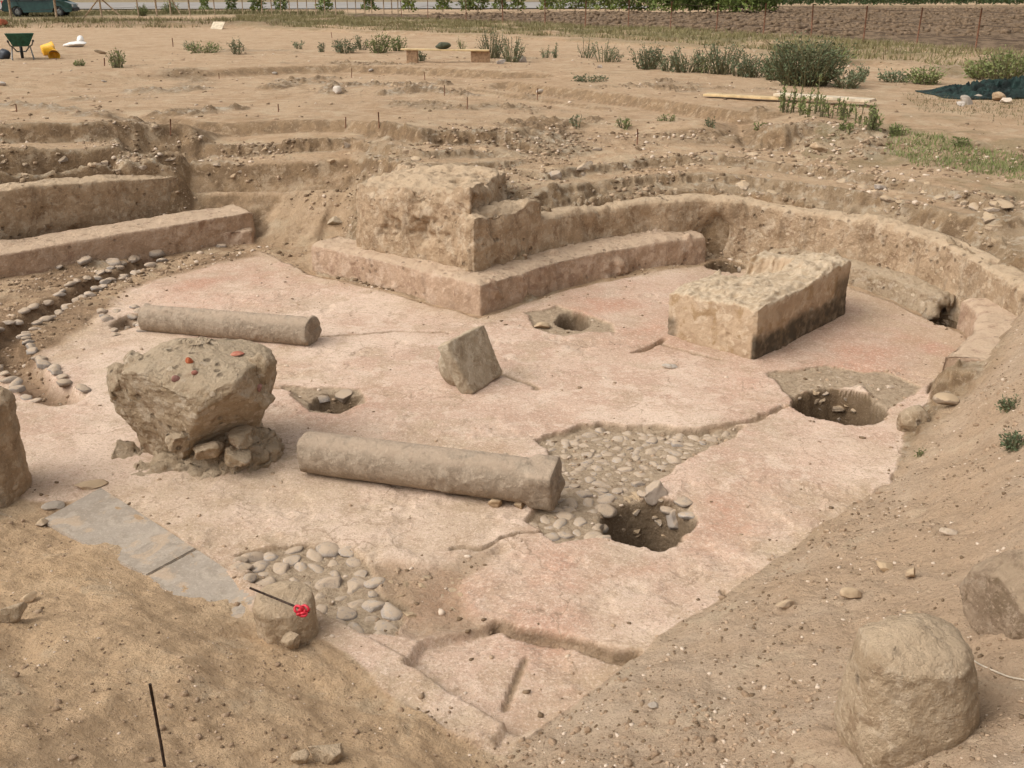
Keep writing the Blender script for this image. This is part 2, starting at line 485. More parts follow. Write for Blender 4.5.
P5 = [(770, 372), (830, 366), (890, 372), (918, 385), (905, 400), (884, 408), (860, 384), (800, 388), (790, 398)]                         # bedding round the far pit
P6 = [(525, 312), (560, 306), (610, 322), (614, 332), (590, 330), (565, 334), (535, 328)]
P7 = [(280, 384), (320, 386), (360, 386), (365, 400), (340, 412), (312, 410)]
s1 = sdf(U2(P1), .07, 4, 3); s2 = sdf(U2(P2), .06, 4, 5); s3 = sdf(U2(P3), .08, 3, 7); s4 = sdf(U2(P4), .03, 4, 9)
s5 = sdf(U2(P5), .06, 4, 11); s6 = sdf(U2(P6), .05, 5, 13); s7 = sdf(U2(P7), .05, 5, 15)
floorm = sstep(.012, -.012, fl)
bed = np.maximum.reduce([sstep(.012, -.012, q) for q in (s1, s2, s5, s6, s7)]) * floorm
redm = sstep(.05, -.05, s3) * floorm
und = fbm(X, Y, None, .9, 4, .5, 21) * .018 + fbm(X, Y, None, 6, 4, .55, 23) * .006
Zf = F + und
Zf = Zf - .04 * sstep(.012, -.012, np.minimum(s1, s2)) - .022 * sstep(.02, -.02, s5) - .02 * sstep(.02, -.02, np.minimum(s6, s7))
Zf = Zf - .03 * redm + .02 * redm * fbm(X, Y, None, 5, 4, .6, 25) - .05 * sstep(.012, -.012, s4)
bedn = np.maximum(bed, redm)
Zf = Zf + bedn * (fbm(X, Y, None, 14, 3, .6, 27)) * .012
# worn spots of the plaster skin: tiny ledges
wn = fbm(X, Y, None, 1.2, 7, .66, 33)
worn = (sstep(.14, .18, wn) * .6 + sstep(.26, .30, wn) * .4) * (1 - bedn)
Zf = Zf - worn * .016
# cracks and gutters
def groove(px, depth, width, wob=.03, seed=0):
    d = dline(U2(px), wob, 5, seed)
    g = sstep(width, width * .35, d) * floorm
    return depth * g, g
crk = np.zeros_like(X)
for k, (px, dp, w) in enumerate([
        ([(600, 421), (650, 428), (706, 430), (745, 422), (785, 406)], .03, .035),
        ([(310, 338), (350, 334), (400, 332), (450, 333)], .02, .022),
        ([(452, 546), (486, 544), (520, 532), (545, 530)], .02, .025),
        ([(492, 622), (530, 630), (574, 639), (612, 649), (640, 651)], .035, .03),
        ([(268, 384), (290, 388), (310, 398)], .02, .025),
        ([(500, 370), (520, 380), (540, 388)], .012, .03),
        ([(635, 352), (660, 342), (668, 338)], .04, .035),
        ([(655, 342), (690, 352), (720, 360)], .018, .03),
        ([(504, 700), (514, 674), (526, 650)], .014, .022),
        ([(720, 590), (730, 600), (745, 606)], .01, .02)]):
    dz, g = groove(px, dp, w, .05 if k != 8 else .01, 100 + k * 7)
    Zf = Zf - dz; crk = np.maximum(crk, g)
# kerb-like strip along the near edge
kerb = sdf(U2([(316, 612), (406, 662), (470, 700), (506, 728), (492, 748), (470, 746), (440, 735), (380, 700), (322, 660), (296, 630)]), .012, 5, 41)
kerbm = sstep(.008, -.008, kerb)
Z = np.where(fl < .35, Zf * floorm + Z * (1 - floorm), Z)
Z = Z + kerbm * .035 * floorm + kerbm * (1 - floorm) * .02

# brown trodden soil at the left and the stone gutter
GUT = [(150, 258), (111, 277), (87, 287), (64, 299), (40, 315), (12, 330), (2, 342), (14, 360), (37, 382), (62, 397)]
gd = dline(U2(GUT), .06, 4, 55)
gut = sstep(.17, .06, gd)
Z = Z - gut * .14
dirtL = sstep(.1, -.1, sdf(U2([(-30, 345), (0, 300), (60, 265), (150, 250), (262, 245), (262, 256), (200, 268), (140, 284), (105, 306), (80, 330), (40, 352), (0, 366)]), .12, 2.5, 57))
Z = Z + dirtL * fbm(X, Y, None, 3.2, 5, .6, 59) * .035

# pits
def pit(px, x0, x1, y0, y1, depth, seed, wall=.12, wob=.06):
    global Z
    c = (U(px, y0) + U(px, y1)) / 2
    rx = (U(x1, (y0 + y1) / 2)[0] - U(x0, (y0 + y1) / 2)[0]) / 2; cx = (U(x1, (y0 + y1) / 2)[0] + U(x0, (y0 + y1) / 2)[0]) / 2
    ry = (U(px, y0)[1] - U(px, y1)[1]) / 2
    xx = X + wob * fbm(X, Y, None, 4.5, 4, .55, seed); yy = Y + wob * fbm(X, Y, None, 4.5, 4, .55, seed + 7)
    r = np.hypot((xx - cx) / rx, (yy - c[1]) / ry)
    d = (r - 1) * min(rx, ry)
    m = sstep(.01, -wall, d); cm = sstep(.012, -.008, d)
    rough = fbm(X, Y, None, 7, 4, .6, seed + 3)
    Z = np.where(m > 0, Z - m * (depth + .12 * rough), Z)
    lip = sstep(.10, .0, np.abs(d)) * (1 - m)
    Z = Z + lip * .012 * fbm(X, Y, None, 12, 3, .6, seed + 9)
    return cm
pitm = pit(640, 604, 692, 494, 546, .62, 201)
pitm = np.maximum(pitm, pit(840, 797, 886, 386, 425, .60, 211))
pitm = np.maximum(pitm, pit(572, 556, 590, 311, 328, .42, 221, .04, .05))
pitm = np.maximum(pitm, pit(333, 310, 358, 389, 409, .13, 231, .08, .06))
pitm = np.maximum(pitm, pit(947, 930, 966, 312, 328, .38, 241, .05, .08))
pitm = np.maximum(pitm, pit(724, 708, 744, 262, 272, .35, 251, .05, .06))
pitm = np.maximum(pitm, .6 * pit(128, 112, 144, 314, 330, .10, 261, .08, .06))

# ---- roughness of the soil
ground = 1 - floorm
rim = np.clip(sstep(.06, .30, SLb), 0, 1) * ground * near
lb = sdf([(-6, 0), (-2.9, 5.6), (-.1, 3.5), (.2, 0)], .1, 2, 61)   # near-left mound
bank = sdf([(-.1, 3.55), (1.12, 4.65), (2.5, 6.1), (3.6, 7.3), (4.6, 8.8), (7.5, 8.5), (6, 2), (2, 0), (0, 1)], .08, 2, 63)
bankm = sstep(.15, -.15, bank) * ground; lbm = sstep(.15, -.15, lb) * ground
backm = np.clip(1 - bankm - lbm, 0, 1) * rim
recess = sstep(.25, -.1, sdf(U2([(256, 246), (335, 248), (356, 199), (186, 203), (190, 238)], -.98), .1, 2, 461))
backm = backm * (1 - .8 * recess)
steep = .22 + .78 * sstep(.25, .9, blur(np.clip(SL, 0, 2), 6))
Z = Z + ground * near * (fbm(X, Y, None, 1.1, 4, .5, 71) * .03 + fbm(X, Y, None, 5, 5, .6, 73) * .014)
# crumbled, layered far edges
bil = 1 - np.abs(fbm(X, Y, None, 2.6, 5, .55, 75)) * 2.4
Z = Z + backm * steep * ((bil - .45) * .085 + fbm(X, Y, None, 8, 5, .65, 77) * .065)
q = .085
zt = Z + .04 * fbm(X, Y, None, 1.7, 3, .5, 79)
st = (np.floor(zt / q) + sstep(.25, .75, zt / q - np.floor(zt / q))) * q - (zt - Z)
Z = Z + backm * .45 * (st - Z)
# banks near the viewer: trodden loose soil
Z = Z + bankm * near * (fbm(X, Y, None, 2.2, 5, .52, 81) * .05 + (.3 - np.abs(fbm(X, Y, None, 2.4, 5, .6, 181))) * .055 + fbm(X, Y, None, 14, 5, .66, 83) * .014)
Z = Z + lbm * near * (fbm(X, Y, None, 1.5, 5, .52, 85) * .085 + (.3 - np.abs(fbm(X, Y, None, 2.0, 4, .5, 185))) * .035 + fbm(X, Y, None, 13, 5, .66, 87) * .015)
# lumps of rubble standing out of the plain, here and there
plain = (Y > 11.5) & (Y < 34) & (np.abs(X) < 20)
lump = sstep(.25, .6, fbm(X, Y, None, .55, 4, .6, 91)) * plain * ground
Z = Z + lump * np.clip(fbm(X, Y, None, 4.5, 4, .6, 93), 0, 1) * .14
Z = Z + plain * ground * fbm(X, Y, None, 1.6, 5, .6, 95) * .02
# rows of wall stumps showing through the plain
stump = np.zeros_like(X)
for k, px in enumerate([[(-40, 108), (20, 106), (60, 110)], [(85, 122), (150, 121)], [(165, 114), (200, 112), (236, 108)], [(130, 90), (170, 88), (206, 86)], [(270, 86), (300, 80), (336, 82), (330, 92)], [(345, 84), (400, 84), (440, 84)], [(20, 166), (70, 166)], [(285, 78), (330, 76)], [(385, 92), (430, 88), (470, 92)]]):
    d = dline(U2(px, -.06), .12, 3, 300 + k, 1.0)
    stump = np.maximum(stump, sstep(.34, .1, d))
Z = Z + stump * (.03 + .11 * np.clip(fbm(X, Y, None, 6, 4, .6, 97) + .15, 0, 1))

# plough land, verge
VERGE = [(236, 17), (344, 19), (430, 22), (500, 25), (585, 29), (680, 33), (763, 37), (860, 44), (960, 52), (1060, 60), (1140, 70), (1060, 84), (960, 74), (900, 62), (830, 62), (760, 52), (680, 46), (585, 40), (500, 36.5), (430, 34), (344, 31), (240, 27)]
PLOUGH = [(330, 14), (430, 15), (560, 13), (690, 13.5), (775, 10), (790, 7.5), (900, 8), (1060, 8), (1500, 8), (1500, 100), (1060, 60), (960, 52), (860, 44), (763, 37), (680, 33), (585, 29), (500, 25), (430, 22), (344, 19)]
vs = sdf(U2(VERGE, 0), .5, .3, 401, 6); ps = sdf(U2(PLOUGH, 0), .3, .3, 403, 4)
verge = sstep(.5, -.5, vs); plough = sstep(.3, -.3, ps)
Z = Z + verge * (.16 + .12 * fbm(X, Y, None, .5, 4, .6, 405))
Z = Z + plough * (fbm(X, Y, None, 2.2, 4, .65, 407) * .16 + .05)
ROADM = sstep(-1.5, 1.5, Y - np.interp(X, [-160, -60, -20, 18, 60], [84, 93, 98, 101, 112])) * sstep(22, 14, X)
RIDGE = [(-200, 30), (0, 26), (60, 25), (120, 27), (200, 26), (240, 27)]
rd = dline(U2(RIDGE, 0), .6, .3, 409, 5)
ridge = sstep(2.6, .4, rd)
Z = Z + ridge * (.22 + .14 * fbm(X, Y, None, .8, 4, .6, 411))
greenL = sstep(.6, -.6, sdf(U2([(-200, 21), (60, 18.5), (110, 16), (240, 15), (344, 16), (344, 12.5), (200, 11), (0, 12), (-200, 15)], 0), 1.5, .15, 413, 8))
GREEN2 = [(890, 128), (930, 134), (980, 143), (1040, 150), (1040, 160), (980, 152), (920, 146), (886, 138)]
green2 = sstep(.25, -.25, sdf(U2(GREEN2, 0), .5, 1.2, 415, 2)) * sstep(-.1, .3, fbm(X, Y, None, 2.5, 4, .6, 417))
green3 = sstep(1.0, -1.0, sdf(U2([(900, 92), (1060, 98), (1100, 130), (1000, 124), (920, 112)], 0), .8, .7, 419, 3)) * sstep(0, .5, fbm(X, Y, None, 1.6, 5, .65, 421))
green = np.clip(np.where(Y > 138, .8, 0) + verge * sstep(-.5, .2, fbm(X, Y, None, .8, 4, .6, 423)) + greenL + green2 * .9 + green3 * .7 + ridge * sstep(.0, .4, fbm(X, Y, None, .5, 4, .6, 425)) * .6, 0, 1)

Z = np.where(Y > 60, Z * (1 - ROADM) - .05 * ROADM, Z)
def zlin(x, y):
    x = np.atleast_1d(np.asarray(x, float)); y = np.atleast_1d(np.asarray(y, float))
    i = np.clip(np.searchsorted(xs, x) - 1, 0, NX - 2); j = np.clip(np.searchsorted(ys, y) - 1, 0, NY - 2)
    u = (x - xs[i]) / (xs[i + 1] - xs[i]); v = (y - ys[j]) / (ys[j + 1] - ys[j])
    return Z[j, i] * (1 - u) * (1 - v) + Z[j, i + 1] * u * (1 - v) + Z[j + 1, i] * (1 - u) * v + Z[j + 1, i + 1] * u * v
def G(px, py, ymin=1.9, ymax=170):            # where the line of sight through (px,py) meets the ground
    yy = ymin * (ymax / ymin) ** np.linspace(0, 1, 1500)
    a = PY(px, py, 1.0)
    h = zlin(a[0] * yy, yy) - (CZ + (a[2] - CZ) * yy)
    k = np.argmax(h >= 0)
    if k == 0: y_ = yy[0] if h[0] >= 0 else ymax
    else:
        t = h[k - 1] / (h[k - 1] - h[k]); y_ = yy[k - 1] + (yy[k] - yy[k - 1]) * t
    return np.array([a[0] * y_, y_, float(zlin(a[0] * y_, y_)[0])])

# attributes used by the soil shader
red = np.zeros_like(X)
for px, py, rr in [(690, 540, .45), (600, 555, .3), (930, 350, .5), (850, 350, .5), (650, 560, .35), (720, 520, .3), (560, 575, .3), (450, 590, .3), (880, 360, .7), (620, 300, .8), (210, 290, .8), (330, 405, .3), (640, 330, .5), (540, 620, .3), (905, 340, .4), (760, 390, .3), (270, 265, .5), (735, 560, .3)]:
    c = U(px, py); red = np.maximum(red, np.exp(-((X - c[0]) ** 2 + ((Y - c[1]) * .8) ** 2) / rr ** 2))
red = np.clip(red * (.50 + 1.1 * fbm(X, Y, None, 2.2, 5, .6, 431)), 0, 1)
cream = sstep(-.08, .22, fbm(X, Y, None, .62, 5, .6, 455)) * floorm
dull = sstep(.35, -.35, sdf(U2([(520, 322), (560, 296), (706, 268), (850, 288), (925, 320), (972, 344), (940, 376), (905, 400), (850, 372), (770, 372), (690, 362), (640, 348), (600, 340)]), .25, 1.5, 447)) * (.7 + .6 * fbm(X, Y, None, 1.8, 5, .6, 449))
yellow = lbm * (.55 + .45 * sstep(-.2, .4, fbm(X, Y, None, .8, 4, .55, 433)))
dust = np.exp(-np.clip(-fl, 0, 9) / .22) * sstep(-.35, .25, fbm(X, Y, None, 3.0, 5, .6, 441))
dust = np.clip(dust * 1.25 + .75 * sstep(.12, .42, fbm(X, Y, None, .75, 5, .62, 443)), 0, 1) * floorm
stain = sstep(.10, .40, fbm(X * .8, Y * 1.2, None, 1.1, 6, .66, 451)) * floorm
SLZ = np.hypot(np.gradient(Z, ys, axis=0), np.gradient(Z, xs, axis=1))
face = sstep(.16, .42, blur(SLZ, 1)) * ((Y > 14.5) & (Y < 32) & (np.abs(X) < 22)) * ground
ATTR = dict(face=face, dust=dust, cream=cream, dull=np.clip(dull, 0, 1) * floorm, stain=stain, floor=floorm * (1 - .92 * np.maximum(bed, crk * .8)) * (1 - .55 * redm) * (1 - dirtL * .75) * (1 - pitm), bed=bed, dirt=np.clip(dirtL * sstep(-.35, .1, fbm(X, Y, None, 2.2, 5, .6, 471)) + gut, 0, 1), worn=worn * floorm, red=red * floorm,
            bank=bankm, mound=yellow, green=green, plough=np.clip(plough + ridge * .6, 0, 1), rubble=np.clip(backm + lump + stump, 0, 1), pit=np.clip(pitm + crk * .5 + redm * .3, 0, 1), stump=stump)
# ------------------------------------------------------------------ materials
class NT:
    def __init__(self, name):
        self.m = bpy.data.materials.new(name); self.m.use_nodes = True
        self.t = self.m.node_tree; self.t.nodes.clear()
        self.out = self.t.nodes.new('ShaderNodeOutputMaterial'); self.b = self.t.nodes.new('ShaderNodeBsdfPrincipled')
        self.t.links.new(self.b.outputs[0], self.out.inputs[0]); self.b.inputs['Roughness'].default_value = .95
        self.b.inputs['Specular IOR Level'].default_value = .15
        self.co = None
    def L(self, a, b): self.t.links.new(a, b)
    def coord(self, kind='Object'):
        if self.co is None:
            self.co = self.t.nodes.new('ShaderNodeTexCoord')
        return self.co.outputs[kind]
    def shifted(self):                        # object coordinates, different for every copy
        oi = self.t.nodes.new('ShaderNodeObjectInfo'); mu = self.t.nodes.new('ShaderNodeVectorMath'); mu.operation = 'SCALE'
        co = self.t.nodes.new('ShaderNodeCombineXYZ')
        for k in range(3): self.L(oi.outputs['Random'], co.inputs[k])
        self.L(co.outputs[0], mu.inputs[0]); mu.inputs['Scale'].default_value = 37.0
        ad = self.t.nodes.new('ShaderNodeVectorMath'); self.L(self.coord(), ad.inputs[0]); self.L(mu.outputs[0], ad.inputs[1])
        return ad.outputs[0], oi.outputs['Random']
    def noise(self, scale, detail=5, rough=.6, vec=None, dist=0.0):
        n = self.t.nodes.new('ShaderNodeTexNoise'); n.inputs['Scale'].default_value = scale; n.inputs['Detail'].default_value = detail
        n.inputs['Roughness'].default_value = rough; n.inputs['Distortion'].default_value = dist
        self.L(vec if vec is not None else self.coord(), n.inputs['Vector']); return n.outputs['Fac']
    def voro(self, scale, feature='F1', vec=None, rand=1.0):
        n = self.t.nodes.new('ShaderNodeTexVoronoi'); n.feature = feature; n.inputs['Scale'].default_value = scale; n.inputs['Randomness'].default_value = rand
        self.L(vec if vec is not None else self.coord(), n.inputs['Vector']); return n
    def rng(self, v, lo, hi, a=0.0, b=1.0):
        n = self.t.nodes.new('ShaderNodeMapRange'); n.interpolation_type = 'SMOOTHSTEP'
        for k, q in zip((1, 2, 3, 4), (lo, hi, a, b)): n.inputs[k].default_value = q
        self.L(v, n.inputs[0]); return n.outputs[0]
    def mix(self, f, a, b, mode='MIX'):
        n = self.t.nodes.new('ShaderNodeMix'); n.data_type = 'RGBA'; n.blend_type = mode
        if isinstance(f, (int, float)): n.inputs[0].default_value = f
        else: self.L(f, n.inputs[0])
        for s, q in ((6, a), (7, b)):
            if isinstance(q, (tuple, list)): n.inputs[s].default_value = (*q, 1)
            else: self.L(q, n.inputs[s])
        return n.outputs[2]
    def math(self, op, a, b=0.0, clamp=False):
        n = self.t.nodes.new('ShaderNodeMath'); n.operation = op; n.use_clamp = clamp
        for k, q in enumerate((a, b)):
            if isinstance(q, (int, float)): n.inputs[k].default_value = q
            else: self.L(q, n.inputs[k])
        return n.outputs[0]
    def attr(self, name):
        n = self.t.nodes.new('ShaderNodeAttribute'); n.attribute_name = name; return n.outputs['Fac']
    def bump(self, h, dist, strength=1.0):
        n = self.t.nodes.new('ShaderNodeBump'); n.inputs['Distance'].default_value = dist; n.inputs['Strength'].default_value = strength
        self.L(h, n.inputs['Height'])
        if self.b.inputs['Normal'].is_linked:
            self.L(self.b.inputs['Normal'].links[0].from_socket, n.inputs['Normal'])
        self.L(n.outputs[0], self.b.inputs['Normal'])
    def color(self, c):
        if isinstance(c, (tuple, list)): self.b.inputs['Base Color'].default_value = (*c, 1)
        else: self.L(c, self.b.inputs['Base Color'])

def soil_material():
    n = NT('soil')
    big = n.noise(.7, 5, .6); mid = n.noise(4.0, 6, .62); fine = n.noise(26, 6, .68); grit = n.noise(110, 4, .7)
    c = n.mix(n.rng(big, .35, .68), (.47, .325, .200), (.38, .245, .140))
    c = n.mix(n.rng(mid, .42, .66), c, (.49, .345, .22))
    c = n.mix(n.rng(n.noise(9, 5, .65), .54, .68, 0, .65), c, (.26, .165, .092))
    c = n.mix(n.rng(n.noise(1.7, 6, .66, dist=.5), .52, .64, 0, .8), c, (.50, .375, .245))
    c = n.mix(n.rng(n.noise(1.1, 6, .66, dist=.5), .56, .68, 0, .7), c, (.30, .20, .112))
    # rubble: greyer, mixed tones, mortar lumps
    rb = n.mix(n.rng(mid, .38, .62), (.36, .262, .165), (.27, .188, .112))
    rb = n.mix(n.rng(n.noise(7, 5, .6), .52, .62), rb, (.41, .322, .225))
    rb = n.mix(n.rng(n.noise(13, 4, .6), .60, .66, 0, .7), rb, (.45, .385, .295))
    c = n.mix(n.attr('rubble'), c, rb)
    c = n.mix(n.math('MULTIPLY', n.attr('stump'), n.rng(n.noise(9, 4, .6), .48, .6)), c, (.44, .375, .29))
    # steep faces are mixed to a darker brown, level ground stays paler
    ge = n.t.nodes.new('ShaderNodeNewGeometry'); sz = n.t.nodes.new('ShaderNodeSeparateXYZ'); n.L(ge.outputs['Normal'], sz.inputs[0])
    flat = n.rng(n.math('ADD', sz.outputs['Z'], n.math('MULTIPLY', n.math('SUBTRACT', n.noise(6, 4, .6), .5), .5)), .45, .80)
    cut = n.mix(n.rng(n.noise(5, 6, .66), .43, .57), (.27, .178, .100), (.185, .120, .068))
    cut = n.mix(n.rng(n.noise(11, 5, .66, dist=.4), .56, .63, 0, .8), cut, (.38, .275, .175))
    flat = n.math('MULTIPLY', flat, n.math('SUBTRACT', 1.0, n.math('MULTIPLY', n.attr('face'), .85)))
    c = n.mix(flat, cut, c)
    # trodden spoil on the right, browner
    bk = n.mix(n.rng(mid, .35, .65), (.43, .31, .21), (.50, .375, .265))
    bk = n.mix(n.rng(big, .4, .62), bk, (.45, .315, .205))
    c = n.mix(n.attr('bank'), c, bk)
    ml = n.mix(n.rng(mid, .43, .57), (.66, .455, .275), (.55, .37, .215))
    c = n.mix(n.attr('mound'), c, ml)
    c = n.mix(n.math('MULTIPLY', n.rng(n.noise(3.2, 7, .7, dist=.3), .55, .66), .55), c, n.mix(.5, c, (.20, .13, .075)))
    c = n.mix(n.math('MULTIPLY', n.rng(n.noise(2.6, 7, .7, dist=.3), .54, .66), .5), c, (.53, .41, .28))
    # plaster floor
    p = n.mix(n.rng(n.noise(1.6, 6, .62), .43, .57), (.57, .400, .300), (.49, .325, .235))
    p = n.mix(n.math('MULTIPLY', n.attr('cream'), n.rng(n.noise(6, 6, .7), .3, .55, .4, .9)), p, (.68, .525, .405))
    p = n.mix(n.rng(n.noise(5.5, 6, .68), .48, .62), p, (.63, .475, .365))
    p = n.mix(n.rng(n.noise(3.1, 6, .68, dist=.4), .52, .62, 0, .65), p, (.42, .300, .20))
    p = n.mix(n.math('MULTIPLY', n.attr('worn'), .4), p, (.46, .345, .24))
    p = n.mix(n.math('MULTIPLY', n.attr('stain'), n.rng(n.noise(7, 6, .7), .35, .6, .1, .6)), p, (.44, .325, .225))
    p = n.mix(n.math('MULTIPLY', n.attr('dull'), .72), p, n.mix(n.rng(n.noise(4.5, 6, .68), .42, .58), (.41, .275, .195), (.345, .225, .155)))
    p = n.mix(n.math('MULTIPLY', n.attr('red'), .85), p, (.46, .235, .155))
    p = n.mix(n.rng(n.noise(26, 6, .78), .52, .62, 0, .5), p, (.40, .27, .19))
    p = n.mix(n.rng(n.noise(31, 6, .78), .52, .62, 0, .5), p, (.72, .57, .45))
    ck = n.voro(2.1, 'DISTANCE_TO_EDGE', None); wv = n.t.nodes.new('ShaderNodeVectorMath'); nz = n.t.nodes.new('ShaderNodeTexNoise'); nz.inputs['Scale'].default_value = 3.0; nz.inputs['Detail'].default_value = 6
    n.L(n.coord(), nz.inputs['Vector']); n.L(n.coord(), wv.inputs[0]); sc_ = n.t.nodes.new('ShaderNodeVectorMath'); sc_.operation = 'SCALE'; sc_.inputs['Scale'].default_value = .55
    n.L(nz.outputs['Color'], sc_.inputs[0]); n.L(sc_.outputs[0], wv.inputs[1]); n.L(wv.outputs[0], ck.inputs['Vector'])
    hair = n.math('MULTIPLY', n.rng(ck.outputs['Distance'], .004, .016, 1, 0), n.rng(n.noise(1.4, 4, .6), .48, .58))
    p = n.mix(n.math('MULTIPLY', hair, .6), p, (.25, .165, .105))
    p = n.mix(n.math('MULTIPLY', n.attr('dust'), .6), p, n.mix(n.rng(mid, .4, .6), (.46, .345, .225), (.40, .285, .175)))
    p = n.mix(n.math('MULTIPLY', n.rng(n.noise(58, 4, .7), .52, .64), .55), p, (.72, .56, .44))
    p = n.mix(n.math('MULTIPLY', n.rng(n.noise(66, 5, .75), .53, .65), .55), p, (.36, .235, .165))
    c = n.mix(n.attr('floor'), c, p)
    c = n.mix(n.math('MULTIPLY', n.attr('bed'), .85), c, n.mix(n.rng(fine, .4, .62), (.45, .345, .24), (.34, .25, .165)))
    c = n.mix(n.math('MULTIPLY', n.attr('dirt'), .85), c, n.mix(n.rng(n.noise(7, 6, .68), .43, .57), (.30, .195, .115), (.205, .128, .072)))
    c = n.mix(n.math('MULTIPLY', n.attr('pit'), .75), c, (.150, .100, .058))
    # ploughed earth and short green growth
    pl = n.mix(n.rng(n.noise(1.3, 7, .75), .44, .56), (.10, .066, .040), (.205, .14, .088))
    c = n.mix(n.attr('plough'), c, pl)
    gr = n.mix(n.rng(n.noise(2.2, 5, .65), .38, .62), (.115, .11, .045), (.20, .16, .08))
    c = n.mix(n.math('MULTIPLY', n.attr('green'), .85), c, gr)
    # grain
    c = n.mix(n.rng(fine, .52, .74, 0, .45), c, n.mix(.6, c, (.17, .115, .068), 'MIX'))
    c = n.mix(n.rng(grit, .55, .70, 0, .42), c, (.62, .48, .36))
    c = n.mix(n.rng(n.noise(85, 4, .72), .54, .68, 0, .50), c, (.16, .105, .062))
    n.color(c)
    soilm = n.math('SUBTRACT', 1.0, n.math('MULTIPLY', n.attr('floor'), .72))
    h = n.math('ADD', n.math('MULTIPLY', n.noise(18, 7, .68), 1.0), n.math('MULTIPLY', n.noise(60, 4, .7), .38))
    n.bump(n.math('MULTIPLY', h, soilm), .034, 1.0)
    n.bump(n.noise(38, 6, .7), .006, .8)
    return n.m

def stone_material(name, cols, scale=1.0, bump=.02, speck=.5, shift=False, dust=None, rough=.92, pock=0.0, incl=0.0, streak=0.0):
    n = NT(name)
    vec, rnd = n.shifted() if shift else (None, None)
    c = n.mix(n.rng(n.noise(2.2 * scale, 7, .66, vec, .3), .44, .56), cols[0], cols[1])
    c = n.mix(n.rng(n.noise(5 * scale, 7, .68, vec, .4), .50, .60, 0, .85), c, cols[2])
    if len(cols) > 3:
        c = n.mix(n.rng(n.noise(3.4 * scale, 7, .66, vec, .6), .55, .63, 0, .85), c, cols[3])
    if incl:                                  # small stones and brick crumbs set in the mortar
        wv = n.t.nodes.new('ShaderNodeVectorMath'); nz = n.t.nodes.new('ShaderNodeTexNoise'); nz.inputs['Scale'].default_value = 12; n.L(n.coord(), nz.inputs['Vector'])
        sc_ = n.t.nodes.new('ShaderNodeVectorMath'); sc_.operation = 'SCALE'; sc_.inputs['Scale'].default_value = .06; n.L(nz.outputs['Color'], sc_.inputs[0]); n.L(n.coord(), wv.inputs[0]); n.L(sc_.outputs[0], wv.inputs[1])
        vo = n.voro(13 * scale / 1.6, 'F1', wv.outputs[0]); vc = n.t.nodes.new('ShaderNodeSeparateXYZ'); n.L(vo.outputs['Color'], vc.inputs[0])
        inside_ = n.rng(vo.outputs['Distance'], .42, .34)
        c = n.mix(n.math('MULTIPLY', n.math('MULTIPLY', inside_, n.rng(vc.outputs['X'], 1 - incl, 1 - incl + .02)), .8), c, n.mix(n.rng(vc.outputs['Y'], .2, .8), tuple(min(.7, q * 1.25) for q in cols[2]), cols[1]))
        n.bump(n.math('MULTIPLY', inside_, n.rng(vc.outputs['X'], 1 - incl, 1 - incl + .02)), .012, .6)
    if streak:                                # run-off stains
        mp = n.t.nodes.new('ShaderNodeMapping'); mp.inputs['Scale'].default_value = (7, 7, 1.1); n.L(n.coord(), mp.inputs['Vector'])
        c = n.mix(n.rng(n.noise(1.0, 6, .66, mp.outputs[0]), .52, .64, 0, streak), c, tuple(q * .52 for q in cols[0]))
    c = n.mix(n.rng(n.noise(70, 4, .7, vec), .55, .72, 0, speck), c, tuple(q * .55 for q in cols[0]))
    c = n.mix(n.rng(n.noise(45 if not shift else 12, 5, .7, vec), .54, .66, 0, speck), c, tuple(min(.75, q * 1.35) for q in cols[2]))
    if rnd is not None:
        hs = n.t.nodes.new('ShaderNodeHueSaturation'); n.L(c, hs.inputs['Color'])
        n.L(n.rng(rnd, 0, 1, .78, 1.15), hs.inputs['Value']); n.L(n.rng(n.math('FRACT', n.math('MULTIPLY', rnd, 7.7)), 0, 1, .75, 1.15), hs.inputs['Saturation'])
        c = hs.outputs[0]
    if dust is not None:                      # soil lying on what faces up
        g = n.t.nodes.new('ShaderNodeNewGeometry'); s = n.t.nodes.new('ShaderNodeSeparateXYZ'); n.L(g.outputs['Normal'], s.inputs[0])
        up = n.math('MULTIPLY', n.rng(s.outputs['Z'], .45, .92), n.rng(n.noise(9 if not shift else 2.5, 5, .65, vec), .30, .52))
        c = n.mix(n.math('MULTIPLY', up, .85), c, dust)
    if pock:
        vo = n.voro(11, 'F1'); pk = n.math('MULTIPLY', n.rng(vo.outputs['Distance'], .30, .10), n.rng(n.noise(3.1, 4, .6), .5, .58))
        c = n.mix(n.math('MULTIPLY', pk, .75), c, tuple(q * .45 for q in cols[0])); n.bump(n.math('MULTIPLY', pk, -1.0), .03 * pock, 1.0)
    n.color(c); n.b.inputs['Roughness'].default_value = rough
    kb = .05 if shift else .45
    n.bump(n.noise(9 * scale, 8, .66, vec), bump * 3.0 * kb * 2, .8)
    if not shift: n.bump(n.noise(60, 5, .7, vec), .0025, .8)
    return n.m

def plain_material(name, col, rough=.6, metal=0.0, var=.25, scale=8.0, bump=0.0, shift=False):
    n = NT(name)
    vec, rnd = n.shifted() if shift else (None, None)
    c = n.mix(n.rng(n.noise(scale, 5, .6, vec), .35, .65), tuple(q * (1 - var) for q in col), tuple(min(.95, q * (1 + var)) for q in col))
    n.color(c); n.b.inputs['Roughness'].default_value = rough; n.b.inputs['Metallic'].default_value = metal
    n.b.inputs['Specular IOR Level'].default_value = .4
    if bump: n.bump(n.noise(scale * 5, 6, .65, vec), bump)
    return n.m

